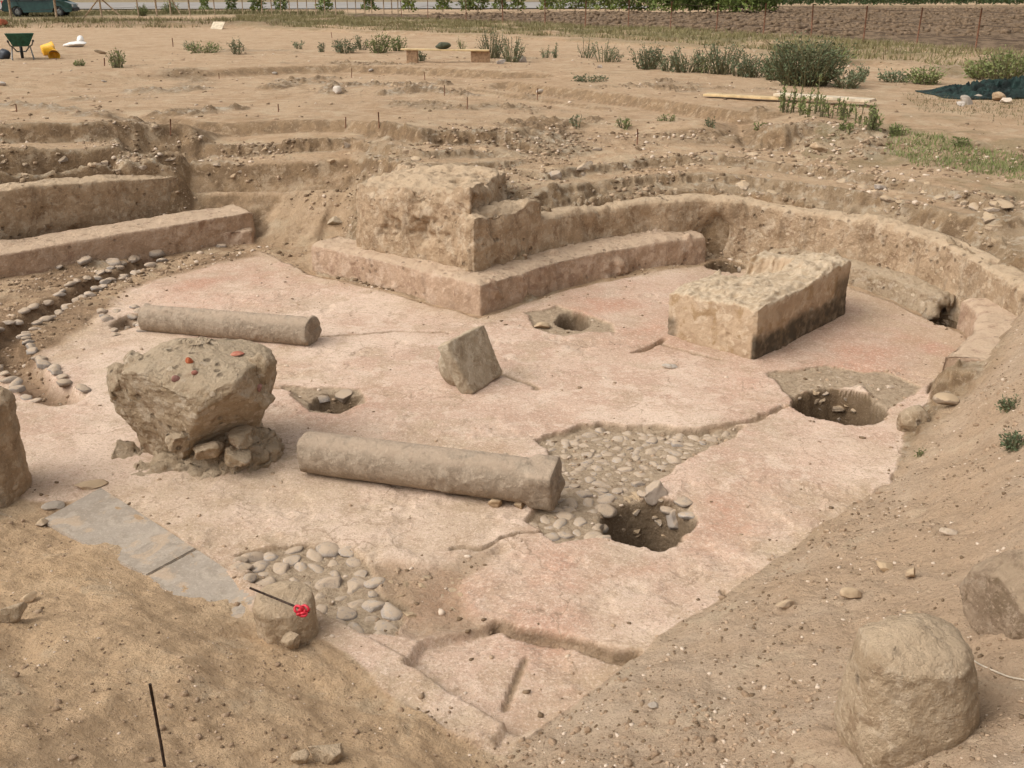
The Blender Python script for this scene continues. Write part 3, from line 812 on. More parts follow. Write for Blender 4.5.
def leaf_material(name, a, b, rough=.6):
    n = NT(name)
    oi = n.t.nodes.new('ShaderNodeObjectInfo')
    c = n.mix(n.rng(n.noise(5.0, 3, .6), .35, .65), a, b)
    c = n.mix(n.rng(n.noise(40.0, 2, .6), .45, .6, 0, .5), c, tuple(q * 1.5 for q in b))
    hs = n.t.nodes.new('ShaderNodeHueSaturation'); n.L(c, hs.inputs['Color']); n.L(n.rng(oi.outputs['Random'], 0, 1, .8, 1.2), hs.inputs['Value'])
    n.color(hs.outputs[0]); n.b.inputs['Roughness'].default_value = rough
    n.b.inputs['Subsurface Weight'].default_value = 0
    return n.m

M = {}
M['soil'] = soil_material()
OCH = (.36, .255, .15)
M['plaster'] = stone_material('old_wall_plaster', [(.43, .305, .195), (.35, .245, .152), (.50, .385, .27), (.26, .170, .102)], 1.6, .022, .45, dust=(.52, .385, .255), pock=.6, incl=.10, streak=.5)
M['bench'] = stone_material('bench_plaster', [(.44, .305, .21), (.375, .255, .17), (.51, .375, .275), (.31, .20, .135)], 1.5, .018, .45, dust=(.53, .39, .27), pock=.3, streak=.35)
M['rubble'] = stone_material('mortared_rubble', [(.42, .315, .21), (.35, .255, .16), (.49, .39, .285), (.27, .18, .11)], 2.0, .03, .45, dust=(.47, .36, .245), pock=.8, incl=.3)
M['limestone'] = stone_material('weathered_limestone', [(.41, .33, .235), (.34, .265, .18), (.48, .395, .295), (.27, .20, .13)], 2.2, .014, .45, dust=(.47, .36, .245), streak=.4)
M['column'] = stone_material('weathered_column_stone', [(.31, .243, .178), (.27, .208, .150), (.37, .295, .22), (.22, .165, .118)], 2.4, .010, .5, dust=(.43, .325, .235), streak=.3)
M['slab'] = stone_material('grey_marble_slab', [(.36, .30, .24), (.31, .255, .20), (.41, .34, .27), (.45, .335, .235)], 1.5, .004, .4, rough=.9)
M['boulder'] = stone_material('tan_boulder', [(.50, .375, .25), (.42, .305, .195), (.57, .44, .31), (.34, .235, .145)], 2.6, .028, .55, dust=(.55, .41, .275), pock=.5, streak=.25)
M['boulder_dark'] = stone_material('dark_tan_boulder', [(.34, .245, .165), (.27, .19, .125), (.41, .31, .22), (.21, .145, .09)], 2.6, .028, .55, dust=(.47, .345, .23), pock=.5)
M['cobble'] = stone_material('river_cobble', [(.37, .305, .25), (.30, .245, .195), (.44, .365, .30)], 2, .010, .5, True, dust=(.47, .355, .25))
M['clod'] = stone_material('earthy_stone', [(.38, .28, .19), (.30, .215, .14), (.45, .345, .245)], 2.5, .014, .5, True, dust=(.47, .345, .22))
M['brick'] = stone_material('red_tile_fragment', [(.33, .105, .06), (.27, .09, .055), (.40, .17, .105)], 6, .006, .5, True)
M['iron'] = plain_material('rusty_iron', (.055, .033, .022), .8, .2, .5, 60, .004)
M['rust'] = plain_material('rusty_stake', (.17, .075, .04), .85, 0, .4, 30)
M['wood'] = plain_material('weathered_wood', (.25, .175, .105), .85, 0, .3, 9, .01)
M['plank'] = plain_material('pale_plank', (.58, .42, .22), .75, 0, .18, 7, .004)
M['plankgrey'] = plain_material('pale_grey_plank', (.56, .46, .33), .8, 0, .2, 7, .004)
M['block'] = plain_material('hollow_brick', (.34, .215, .125), .9, 0, .25, 14, .01)
M['yellow'] = plain_material('yellow_plastic', (.78, .42, .02), .45, 0, .12, 10)
M['greenpaint'] = plain_material('green_paint', (.015, .085, .055), .5, 0, .3, 12)
M['rubber'] = plain_material('black_rubber', (.02, .02, .02), .7, 0, .3, 20)
M['greymetal'] = plain_material('grey_metal', (.20, .20, .19), .5, .5, .3, 15)
M['whiteplastic'] = plain_material('white_plastic', (.75, .72, .68), .5, 0, .1, 9)
M['bluebag'] = plain_material('dark_plastic', (.03, .035, .045), .5, 0, .3, 9)
M['redribbon'] = plain_material('red_plastic', (.62, .03, .05), .4, 0, .12, 40)
M['tarp'] = plain_material('dark_green_net', (.010, .024, .020), .85, 0, .7, 5, .03)
M['whitestone'] = stone_material('pale_stone', [(.48, .41, .34), (.40, .33, .26), (.55, .48, .41)], 5, .012, .3, True)
M['carpaint'] = plain_material('dark_green_car_paint', (.018, .050, .042), .25, 0, .15, 4)
M['glass'] = plain_material('dark_car_glass', (.05, .06, .065), .08, 0, .1, 3)
M['lamp'] = plain_material('pale_lamp_glass', (.6, .58, .55), .15, 0, .1, 3)
M['cord'] = plain_material('pale_cord', (.50, .42, .32), .8, 0, .2, 30)
M['road'] = plain_material('pale_asphalt', (.31, .285, .26), 1.0, 0, .12, .4); M['road'].node_tree.nodes['Principled BSDF'].inputs['Specular IOR Level'].default_value = 0
M['bush'] = leaf_material('grey_green_leaves', (.095, .115, .060), (.155, .175, .100))
M['weed'] = leaf_material('fresh_green_leaves', (.11, .14, .045), (.19, .205, .080))
M['darkbush'] = leaf_material('dark_green_leaves', (.075, .095, .045), (.125, .145, .075))
M['conifer'] = leaf_material('conifer_leaves', (.085, .12, .03), (.17, .20, .055))
M['drygrass'] = leaf_material('dry_grass_blades', (.125, .115, .048), (.20, .165, .08))
M['crop'] = leaf_material('dark_crop_leaves', (.028, .045, .018), (.06, .085, .030))
M['stem'] = plain_material('plant_stems', (.13, .115, .055), .8, 0, .3, 10)
# ------------------------------------------------------------------ ground meshes
QF = grid_faces(NY, NX)
cx_ = (floorm.ravel()[QF].mean(1) > .5)
px_ = (plough.ravel()[QF].mean(1) > .5) & ~cx_
P3D = np.stack([X, Y, Z], -1).reshape(-1, 3)
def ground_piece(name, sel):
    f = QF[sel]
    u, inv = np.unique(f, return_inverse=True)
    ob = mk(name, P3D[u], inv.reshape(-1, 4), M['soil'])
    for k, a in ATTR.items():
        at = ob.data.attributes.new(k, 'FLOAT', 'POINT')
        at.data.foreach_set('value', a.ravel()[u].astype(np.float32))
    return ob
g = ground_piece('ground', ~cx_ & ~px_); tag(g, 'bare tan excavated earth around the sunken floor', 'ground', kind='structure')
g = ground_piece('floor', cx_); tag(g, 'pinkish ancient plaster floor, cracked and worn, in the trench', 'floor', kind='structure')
g = ground_piece('field', px_); tag(g, 'brown ploughed field beyond the grass verge', 'field', kind='structure')
# road beyond the fence
rv, rf = [], []
zz = .06
road_l = [(-160, 84), (-60, 93), (-20, 98), (-2, 99.5), (14, 101)]
v = []
for x, y in road_l:
    v += [(x, y, zz), (x - 1, y + 46, zz)]
ob = mk('road', v, [(2 * i, 2 * i + 2, 2 * i + 3, 2 * i + 1) for i in range(len(road_l) - 1)], M['road'])
tag(ob, 'pale grey asphalt road behind the row of saplings', 'road', kind='structure')
# ------------------------------------------------------------------ masonry left standing in the trench
def interp_path(P, step, extra):
    """resample a path and its per-station columns together"""
    P = np.asarray(P, float); E = np.asarray(extra, float)
    A = np.hstack([P[:, :2], E]); out = []
    for a, b in zip(A[:-1], A[1:]):
        n = max(1, int(math.ceil(np.linalg.norm((b - a)[:2]) / step)))
        for k in range(n): out.append(a + (b - a) * k / n)
    out.append(A[-1]); return np.array(out)

def sweep_block(stations, prof, step, nprof, amp, scale, seed, miter=True, edge=0.0):
    """stations: rows x, y, z_bottom, z_top, width, setback of the top edge; block lies to the left of the walking direction.
    The cross-section is front foot -> front top -> back top -> down behind; both ends are closed."""
    S0 = np.asarray(stations, float); XY = S0[:, :2]
    sg = np.diff(XY, axis=0); sg /= np.linalg.norm(sg, axis=1, keepdims=True); sn = np.stack([-sg[:, 1], sg[:, 0]], 1)
    ov = []
    for k in range(len(XY)):                  # mitred offset direction at every station
        q = sn[max(k - 1, 0)] + sn[min(k, len(sn) - 1)]; q /= np.linalg.norm(q)
        ov.append(q / max(.45, q @ sn[min(k, len(sn) - 1)]))
    st = interp_path(XY, step, np.hstack([S0[:, 2:], np.array(ov)]))
    n = len(st); nrm = st[:, 6:8]; st = st[:, :6]
    t = np.gradient(st[:, :2], axis=0); t /= np.linalg.norm(t, axis=1, keepdims=True)
    nf, ntp, nb = nprof
    rows = []
    for k in range(n):
        x, y, zb, zt, w_, sb = st[k]
        q = []
        for f_ in np.linspace(0, 1, nf, endpoint=False): q.append((sb * f_, zb + (zt - zb) * f_))
        for f_ in np.linspace(0, 1, ntp, endpoint=False): q.append((sb + .012 + (w_ - sb - .012) * f_, zt + prof * f_ - .022 * max(0, 1 - f_ * 5) ** 2))
        for f_ in np.linspace(0, 1, nb): q.append((w_ + .02 * f_, zt + prof + (zb - .1 - zt - prof) * f_))
        q = np.array(q)
        rows.append(np.stack([x + nrm[k, 0] * q[:, 0], y + nrm[k, 1] * q[:, 0], q[:, 1]], 1))
    rows = np.array(rows)                      # n, m, 3
    m = rows.shape[1]
    # closed ends: shrink the outline towards its centre line in a few rings
    def cap(r, k, out):
        c = r.mean(0); rr = []
        for f_ in (.985, .8, .55, .3, .08):
            rr.append(c + (r - c) * f_ + np.append(out, 0) * (.012 if f_ < .9 else .008))
        return rr
    first = cap(rows[0], 0, -t[0]); last = cap(rows[-1], -1, t[-1])
    allr = np.array(first[::-1] + list(rows) + last)
    V = allr.reshape(-1, 3); fc = grid_faces(len(allr), m)[:, ::-1]
    V = disp(V, fc, .035, 1.3, seed + 60, 3, .5)
    V = disp(V, fc, amp, scale, seed, 6, .58)
    V = disp(V, fc, amp * .5, scale * 4, seed + 3, 4, .6)
    return V, fc

# --- the curved wall with its bench, and the pier at its near end: one standing structure
ruin = empty('ruined_wall', U(481, 316))
tag(ruin, 'curved plastered ruin wall with bench and corner pier round the far side of the pink floor', 'ruined wall')
RL = np.array(ruin.location)
def rpart(name, V, f, mat, label=None):
    o = mk(name, np.asarray(V) - RL, f, M[mat], ruin)
    if label: o['label'] = label
    return o
st = np.column_stack([WF[:, 0], WF[:, 1], np.full(len(WF), F - .05), WT, np.full(len(WF), .27), np.full(len(WF), .05)])
V, f = sweep_block(st, .02, .028, (20, 9, 6), .03, 2.6, 11)
# chip holes and a ragged lip
hole = np.clip(fbm(V[:, 0], V[:, 1], V[:, 2], 4.2, 4, .6, 33) - .32, 0, 1)
V = V - normals(V, f) * (hole * .14)[:, None]
px_, py_ = proj(V)
for dx, dy, dr, dd in [(716, 236, 16, .22), (724, 222, 9, .08), (640, 222, 10, .05), (862, 246, 12, .06), (946, 282, 16, .12), (900, 262, 9, .06), (590, 230, 8, .05)]:
    V[:, 1] += dd * np.exp(-((px_ - dx) ** 2 + (py_ - dy) ** 2) / dr ** 2) * (1 + .6 * fbm(V[:, 0], V[:, 1], V[:, 2], 6, 3, .6, 91))
rpart('wall', V, f, 'plaster')
st = np.column_stack([BF[:, 0], BF[:, 1], np.full(len(BF), F - .06), np.full(len(BF), -.88), np.full(len(BF), .42), np.full(len(BF), .03)])
V, f = sweep_block(st, .015, .022, (14, 14, 6), .024, 3.4, 13)
hole = np.clip(fbm(V[:, 0], V[:, 1], V[:, 2], 5.0, 4, .6, 133) - .30, 0, 1)
V = V - normals(V, f) * (hole * .16)[:, None]
rpart('bench', V, f, 'bench')
st = np.column_stack([LF[:, 0], LF[:, 1], np.full(len(LF), F - .06), [-1.0, -.95, -.98, -.985, -1.02], [.5, .5, .42, .34, .34], [.12, .06, .05, .06, .16]])
V, f = sweep_block(st, .0, .025, (12, 12, 6), .035, 3.2, 17)
hole = np.clip(fbm(V[:, 0], V[:, 1], V[:, 2], 4.0, 4, .6, 35) - .22, 0, 1)
V = V - normals(V, f) * (hole * .30)[:, None]
rpart('bench_remnant', V, f, 'rubble', 'crumbling low stretch of the bench on the far right')
LR = [(957, 327, -.93, .36), (972, 341, -.925, .40), (963, 360, -.92, .42), (938, 382, -.95, .42)]
P_ = np.array([U(a, b) for a, b, c, d in LR])
st = np.column_stack([P_[:, 0], P_[:, 1], np.full(len(P_), F - .06), [q[2] for q in LR], [q[3] for q in LR], np.full(len(P_), .02)])
V, f = sweep_block(st, .03, .025, (12, 12, 6), .018, 4.0, 19)
rpart('bench', V, f, 'bench')

# pier
def pier_mass(foot, tops, back, zback, n, amp, scale, seed, chip=.0):
    """foot: two picture points of the face at bench level; tops: heights there; back: depth vector"""
    A, B = [U(*q, -.88) for q in foot]
    bk = np.array([*back, 0])
    z0 = -1.0
    c = [A, B, B + bk, A + bk]
    bot = [np.array([p[0], p[1], z0]) for p in c]
    top = [np.array([p[0], p[1], z]) for p, z in zip(c, (tops[0], tops[1], zback[1], zback[0]))]
    ctr = (top[0] + top[2]) / 2
    top = [t_ + np.array([*( (ctr - t_)[:2] * .05), 0]) for t_ in top]
    def fn(P, p):
        w_ = p[:, 2]
        P[:, 2] += w_ ** 3 * .09 * fbm(P[:, 0], P[:, 1], None, 3.2, 4, .6, seed + 2)
        return P
    V, f = hexa(bot + top, n, seed, amp, scale, .12, 6, fn)
    if chip:
        h = np.clip(fbm(V[:, 0], V[:, 1], V[:, 2], 3.4, 4, .6, seed + 9) - .2, 0, 1)
        V = V - normals(V, f) * (h * chip)[:, None]
    V = disp(V, f, amp * .45, scale * 4, seed + 21, 4)
    return V, f
V, f = pier_mass([(350, 247), (476, 271.5)], (-.17, -.03), (.42, 1.5), (-.16, -.1), (72, 60, 44), .036, 2.6, 21, .30)
rpart('pier', V, f, 'plaster')
V, f = pier_mass([(472, 274.5), (545, 251)], (-.335, -.345), (-.30, .42), (-.30, -.34), (40, 28, 34), .022, 4, 23, .16)
rpart('pier', V, f, 'plaster', 'lower squared corner of the pier')

# --- the low walls on the left
def wall_block(name, foot, tops, depth, zb, n, amp, scale, seed, mat, label, cat, rnd=.04, chip=0):
    A, B = foot
    d = (B - A)[:2]; d /= np.linalg.norm(d); bk = np.array([-d[1], d[0], 0]) * depth
    c = [A, B, B + bk, A + bk]
    bot = [np.array([p[0], p[1], zb]) for p in c]
    top = [np.array([p[0], p[1], z]) for p, z in zip(c, tops)]
    V, f = hexa(bot + top, n, seed, amp, scale, rnd * 1.6, 5)
    V = disp(V, f, .045, 1.2, seed + 70, 3, .5)
    if chip:
        h = np.clip(fbm(V[:, 0], V[:, 1], V[:, 2], 3.0, 4, .6, seed + 9) - .25, 0, 1)
        V = V - normals(V, f) * (h * chip)[:, None]
    V = disp(V, f, amp * .5, scale * 4, seed + 3, 4)
    o = np.array([*(A[:2] + B[:2]) / 2, F])
    ob = mk(name, V - o, f, M[mat]); ob.location = o
    tag(ob, label, cat)
    return ob
A = U(-70, 290); B = U(258, 240)
wall_block('ledge_wall', (A, B), (-.955, -.82, -.80, -.93), .55, F - .1, (150, 18, 14), .02, 3, 31, 'bench', 'low wide plastered ledge along the left edge of the trench', 'low wall', .03, .12)
A = U(150, 246); B = U(256, 241.5)
A[1] -= .12; B[1] -= .12
wall_block('plaster_step', (A, B), (-1.06, -1.03, -1.02, -1.05), .30, F - .1, (60, 14, 8), .012, 4, 37, 'bench', 'short pinkish step in front of the low ledge', 'step', .04, .1)
A = PY(-75, 258, U(-70, 290)[1] + .62); B = PY(185, 202, 13.35)
wall_block('trench_wall', (A, B), (-.33, -.46, -.42, -.30), .30, F, (150, 10, 26), .03, 2.6, 41, 'plaster', 'long plastered wall face below the crumbling left rim', 'wall', .03, .2)

# --- squared masonry block standing on the floor
B_l, B_f, B_r = U(666, 333), U(754, 361), U(846, 313)
B_b = B_l + (B_r - B_f)
def rise(p, py): return zrow(py, p[1])
tl, tf_, tr = rise(B_l, 288), rise(B_f, 305), rise(B_r, 263)
def altar_fn(P, p):
    u, v, w_ = p.T
    top = sstep(.45, 1, w_)
    # hollow broken out of the left rear of the top, raised mortar rim behind it
    e = ((u - .25) / .30) ** 2 + ((v - .66) / .26) ** 2
    P[:, 2] -= top * .15 * sstep(1.1, .75, e + .35 * fbm(u * 3, v * 3, None, 2, 4, .6, 7))
    P[:, 2] += top * .055 * sstep(.45, .15, np.abs(v - 1.0) + .25 * fbm(u * 3, v * 3, None, 2, 3, .6, 3)) * sstep(.15, .5, u)
    P[:, 2] += top * .045 * fbm(u * 4, v * 4, None, 2.2, 5, .62, 9)
    ch = sstep(.12, 0, np.minimum(1 - u, v) + .12 * fbm(u * 5, v * 5, None, 2, 3, .6, 12))
    P[:, 2] -= top * .03 * ch
    return P
mid = lambda z, p: np.array([p[0], p[1], z])
c8 = [mid(F - .06, q) for q in (B_l, B_f, B_r, B_b)] + [mid(tl, B_l), mid(tf_, B_f), mid(tr, B_r), mid(tl + .0, B_b)]
V, f = hexa(c8, (90, 104, 44), 51, .016, 4, .03, 5, altar_fn)
h = np.clip(fbm(V[:, 0], V[:, 1], V[:, 2], 5, 4, .6, 59) - .35, 0, 1)
V = V - normals(V, f) * (h * .10)[:, None]
V = disp(V, f, .006, 24, 53, 4)
o = np.array([*((B_l + B_r)[:2] / 2), F])
n = NT('block_plaster')
c = n.mix(n.rng(n.noise(3.2, 6, .6), .43, .57), (.46, .335, .222), (.38, .27, .175))
c = n.mix(n.rng(n.noise(7, 7, .7, dist=.4), .5, .6, 0, .9), c, (.53, .41, .29))
c = n.mix(n.rng(n.noise(5, 6, .66, dist=.5), .54, .62, 0, .85), c, (.33, .22, .12))
vo = n.voro(10); c = n.mix(n.math('MULTIPLY', n.rng(vo.outputs['Distance'], .28, .1), n.rng(n.noise(3, 4, .6), .54, .60, 0, .6)), c, (.20, .135, .075))
at = n.attr('stain')
c = n.mix(n.math('MULTIPLY', at, n.rng(n.noise(10, 5, .65), .3, .6, .6, 1.0)), c, (.090, .070, .048))
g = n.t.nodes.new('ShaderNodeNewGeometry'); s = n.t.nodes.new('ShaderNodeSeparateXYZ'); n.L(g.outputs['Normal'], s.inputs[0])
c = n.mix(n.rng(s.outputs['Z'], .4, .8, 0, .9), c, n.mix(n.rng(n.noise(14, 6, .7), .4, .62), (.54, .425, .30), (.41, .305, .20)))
n.color(c); n.bump(n.noise(14, 8, .66), .035, .8); n.bump(n.noise(60, 4, .7), .0025, .8)
ob = mk('masonry_block', V - o, f, n.m); ob.location = o
tag(ob, 'squared plastered masonry block with broken hollow top and black-stained right foot', 'masonry block')
# a tide mark of black tar on the right-hand face, higher towards the front; a patch on the left corner
e1 = (B_r - B_f)[:2]; L1 = np.linalg.norm(e1); e1 = e1 / L1; n1 = np.array([e1[1], -e1[0]])
du = (V[:, :2] - B_f[:2]) @ e1 / L1; dn = (V[:, :2] - B_f[:2]) @ n1
edge = F + .19 + .05 * np.clip(du, 0, 1) + .09 * fbm(V[:, 0], V[:, 1], V[:, 2], 3.5, 6, .7, 61)
st_ = sstep(-.05, -.025, dn) * sstep(.05, -.05, V[:, 2] - edge)
rfar = sstep(.80, .86, du) * sstep(-.05, -.025, dn) * sstep(.06, -.06, V[:, 2] - (F + .40)) * .75
st_ = np.maximum(st_, rfar)
e2 = np.linalg.norm(V[:, :2] - B_l[:2], axis=1)
st_ = np.maximum(st_, .8 * sstep(.16, .08, e2) * sstep(.05, -.05, V[:, 2] - (F + .16)))
a_ = ob.data.attributes.new('stain', 'FLOAT', 'POINT'); a_.data.foreach_set('value', st_.astype(np.float32))

# --- earth face under the right-hand bank: two stones jutting from it
def stone_at(name, loc, dims, seed, mat, label, cat, rotz=0, sub=4, cuts=9, group=None, rough=.06, sink=.25, tilt=0):
    v, f = rock(sub, dims, seed, cuts, rough=rough)
    o = mk(name, v, f, M[mat]); o.location = (loc[0], loc[1], loc[2] + dims[2] * (1 - 2 * sink) ); o.rotation_euler = (tilt, tilt * .6, rotz)
    tag(o, label, cat, group); return o
# ------------------------------------------------------------------ fallen column shafts
def shaft(name, p0, p1, r0, r1, mat, seed, square=0.0, label='', lugs=False):
    """a column drum lying from p0 to p1 (axis points); 'square' = length of the squared collar at the p1 end"""
    p0, p1 = np.array(p0), np.array(p1); L = np.linalg.norm(p1 - p0)
    nl, na = int(L / .016), 84
    ss = np.concatenate([[0, 0, 0, .004, .02], np.linspace(.035, L - .035, nl), [L - .02, L - .004, L, L, L]])
    ff = np.concatenate([[0.02, .45, .93, .975, 1], np.ones(nl), [1, .985, .96, .5, .02]])
    ang = np.linspace(0, 2 * math.pi, na, endpoint=False)
    S, A_ = np.meshgrid(ss, ang, indexing='ij'); FF = np.repeat(ff[:, None], na, 1)
    rad = r0 + (r1 - r0) * S / L
    if square:
        k = sstep(L - square - .02, L - square + .03, S)
        # superellipse: a round shaft turning into a squared end
        ca, sa = np.abs(np.cos(A_ + .25)), np.abs(np.sin(A_ + .25))
        sq = 1.0 / (ca ** 7 + sa ** 7) ** (1 / 7) * .93
        rad = rad * (1 - k) + rad * sq * k
    d = (p1 - p0) / L
    a = np.cross(d, [0, 0, 1.0]); a /= np.linalg.norm(a); b = np.cross(a, d)
    c = p0 + S[..., None] * d
    V = c + (rad * FF)[..., None] * (np.cos(A_)[..., None] * a + np.sin(A_)[..., None] * b)
    V = V.reshape(-1, 3); f = grid_faces(len(ss), na, True)[:, ::-1]
    V = disp(V, f, .006, 5, seed, 5); V = disp(V, f, .0022, 30, seed + 4, 4)
    h = np.clip(fbm(V[:, 0], V[:, 1], V[:, 2], 6, 4, .6, seed + 8) - .34, 0, 1)
    V = V - normals(V, f) * (h * .07)[:, None]
    # broken rims
    e = np.minimum(S, L - S).ravel()
    ch = sstep(.05, .0, e) * np.clip(fbm(V[:, 0], V[:, 1], V[:, 2], 9, 3, .6, seed + 12) + .05, 0, 1)
    V = V - normals(V, f) * (ch * .035)[:, None]
    o = (p0 + p1) / 2; o[2] = F
    ob = mk(name, V - o, f, M[mat]); ob.location = o
    tag(ob, label, 'column')
    return ob
# near shaft: foot line read from the photograph, axis one radius higher
r_ = .141
a0 = U(322, 474, F); a1 = U(553, 511, F)
a0 = np.array([a0[0] - .10, a0[1] + .07, F + r_ - .01]); a1 = np.array([a1[0] + .02, a1[1] + .075, F + r_ + .005])
shaft('fallen_column', a0, a1, .141, .143, 'column', 71, .17, 'grey fallen column shaft with squared end lying beside the exposed cobbles')
r_ = .131
b0 = U(150, 331, F); b1 = U(304, 347, F)
b0 = np.array([b0[0] - .06, b0[1] + .09, F + r_ - .03]); b1 = np.array([b1[0] + .06, b1[1] + .09, F + r_ - .02])
shaft('fallen_column', b0, b1, .127, .136, 'column', 77, 0, 'tan fallen column shaft lying farther back at the left of the floor')

# ------------------------------------------------------------------ toppled capital: a square slab with a round drum behind
y1 = U(474, 396)[1]; y2 = U(504, 375)[1]
c0 = PY(474, 395, y1); c1 = PY(504, 374, y2); c2 = PY(485, 323, y2 + .02); c3 = PY(446, 342, y1 + .05)
nn = np.cross(c1 - c0, c3 - c0); nn /= np.linalg.norm(nn)
if nn[1] < 0: nn = -nn
th = .12
loc = np.array([*((c0 + c1)[:2] / 2), F])
cap = empty('toppled_capital', loc); tag(cap, 'small toppled stone capital, a square slab resting on its edge with a round neck', 'capital')
V, f = hexa([c1, c0, c0 + nn * th, c1 + nn * th, c2, c3, c3 + nn * th, c2 + nn * th], (30, 12, 30), 81, .012, 6, .10, 5)
V = disp(V, f, .003, 28, 83, 4)
mk('abacus', V - loc, f, M['limestone'], cap)
ctr = (c0 + c1 + c2 + c3) / 4 + nn * th - (c1 - c0) * .03
ax = nn
q = tube([ctr - ax * .03, ctr + ax * .02, ctr + ax * .10, ctr + ax * .17, ctr + ax * .19, ctr + ax * .20], [.185, .195, .18, .14, .11, .02], 40)
bmv, bmf = q
ob = mk('neck', bmv - loc, bmf, M['limestone'], cap)
md = ob.modifiers.new('s', 'SUBSURF'); md.levels = md.render_levels = 2

# ------------------------------------------------------------------ stacked profile rocks (outline per height)
def profile_rock(name, levels, na, nz, y0, mat, seed, amp, scale, label, cat, zfun, facets=0, strata=0, planes=(), ex=2.6):
    """levels: (py, left px, right px, depth ratio, y shift); outline read row by row at distance y0"""
    lv = []
    for py, l, r, dr, ysh in levels:
        yy = y0 + ysh
        a, b = PY(l, py, yy), PY(r, py, yy)
        lv.append((a[2], (a[0] + b[0]) / 2, (b[0] - a[0]) / 2, yy, (b[0] - a[0]) / 2 * dr))
    lv = np.array(sorted(lv, key=lambda q: q[0]))
    zs = np.linspace(lv[0, 0], lv[-1, 0], nz)
    C = [np.interp(zs, lv[:, 0], lv[:, k]) for k in range(1, 5)]
    ang = np.linspace(0, 2 * math.pi, na, endpoint=False)
    rows = []
    for k in range(nz):
        ca, sa = np.cos(ang), np.sin(ang)
        rr = 1 / (np.abs(ca) ** ex + np.abs(sa) ** ex) ** (1 / ex)
        rows.append(np.stack([C[0][k] + C[1][k] * rr * ca, C[2][k] + C[3][k] * rr * sa, np.full(na, zs[k])], 1))
    def ring(r, fk, dz):
        c = r.mean(0); q = c + (r - c) * fk; q[:, 2] += dz; return q
    hc = min(.05, .25 * C[1][-1])
    top = [ring(rows[-1], k, hc * (1 - k * k)) for k in list(np.linspace(.97, .06, 22)) + [.015]]
    bot = [ring(rows[0], k, -.01) for k in (.5, .02)]
    allr = np.array(bot[::-1] + rows + top)
    V = allr.reshape(-1, 3); f = grid_faces(len(allr), na, True)
    if facets:
        r = np.random.default_rng(seed); c = V.mean(0); ext = (V.max(0) - V.min(0)) / 2
        for _ in range(facets):
            nn_ = r.normal(size=3); nn_[2] *= .45; nn_ /= np.linalg.norm(nn_)
            d_ = r.uniform(.60, .92) * np.abs(ext * nn_).sum() * .86
            ov = np.clip((V - c) @ nn_ - d_, 0, None); V = V - nn_ * (ov * .95)[:, None]
    for nx_, ny_, nz_, ppx, ppy, yo in planes:      # a chosen facet: its outward normal and one point on it
        nn_ = np.array([nx_, ny_, nz_], float); nn_ /= np.linalg.norm(nn_)
        ov = np.clip((V - PY(ppx, ppy, y0 + yo)) @ nn_, 0, None); V = V - nn_ * (ov * .96)[:, None]
    if strata:
        s_ = fbm(V[:, 0] * .7, V[:, 1] * .7, V[:, 2] * 5, 2.2, 4, .6, seed + 40)
        V = V + normals(V, f) * (strata * np.round(s_ * 3) / 3 * .8)[:, None]
    V = disp(V, f, amp, scale, seed, 6, .58); V = disp(V, f, amp * .35, scale * 5, seed + 3, 4, .6)
    o = np.array([V[:, 0].mean(), V[:, 1].mean(), zs[0]])
    ob = mk(name, V - o, f, M[mat]); ob.location = o; tag(ob, label, cat)
    return ob, V

yM = U(195, 470)[1] + .30
lvM = [(343, 184, 210, .7, .10), (347, 166, 226, .8, .06), (354, 148, 256, .9, .02), (362, 132, 268, .95, 0), (374, 122, 271, .95, 0), (388, 115, 270, .95, -.0), (400, 112, 267, .95, -.0), (410, 118, 264, .95, -.02), (422, 127, 260, .95, -.02),
       (434, 135, 254, .92, .0), (446, 141, 254, .92, .0), (460, 139, 262, .95, .0), (476, 130, 264, .95, .0), (500, 126, 254, .95, .0)]
ruinrock, VM = profile_rock('masonry_chunk', lvM, 190, 150, yM, 'rubble', 91, .034, 3.6, 'big top-heavy chunk of rubble masonry balanced on a narrow crumbling foot', 'masonry chunk', None, 0, .015,
    [(-.50, -.84, -.22, 165, 400, -.34), (.34, -.92, .18, 240, 385, -.42), (.50, -.62, -.60, 222, 414, -.33), (.9, -.3, .1, 268, 385, -.05), (-.1, -.6, .8, 190, 352, -.18)], 3.0)
RR = np.array(ruinrock.location)
fo, _ = profile_rock('foot', [(418, 200, 250, .75, .04), (434, 182, 262, .8, .02), (446, 164, 270, .85, 0), (458, 140, 277, .9, 0), (474, 124, 266, .9, -.02), (488, 146, 244, .9, -.03), (506, 165, 228, .9, -.03)], 150, 70, yM - .02, 'rubble', 191, .12, 3.4, None, None, None, 7, .05)
fo.parent = ruinrock; fo.location = np.array(fo.location) - RR
fv = []
fr = np.random.default_rng(5)
for px, py, dims, yo in [(127, 458, (.15, .15, .17), -.06), (240, 436, (.13, .12, .05), -.26), (210, 449, (.14, .12, .07), -.34), (236, 456, (.13, .11, .08), -.36), (196, 496, (.22, .16, .06), -.34), (180, 440, (.12, .12, .10), -.33), (262, 452, (.14, .14, .09), -.12), (150, 474, (.15, .14, .10), -.26), (226, 478, (.2, .16, .10), -.3)]:
    v, f = rock(4, dims, 800 + px * 3 + py, 13, (.45, .85), .2, 2.2)
    v = xform(v, PY(px, py, yM + yo + .02), (fr.uniform(-.3, .3), fr.uniform(-.3, .3), fr.uniform(0, 6.28)))
    mk('foot_rubble', v - RR, f, M['rubble'], ruinrock)
fv = []
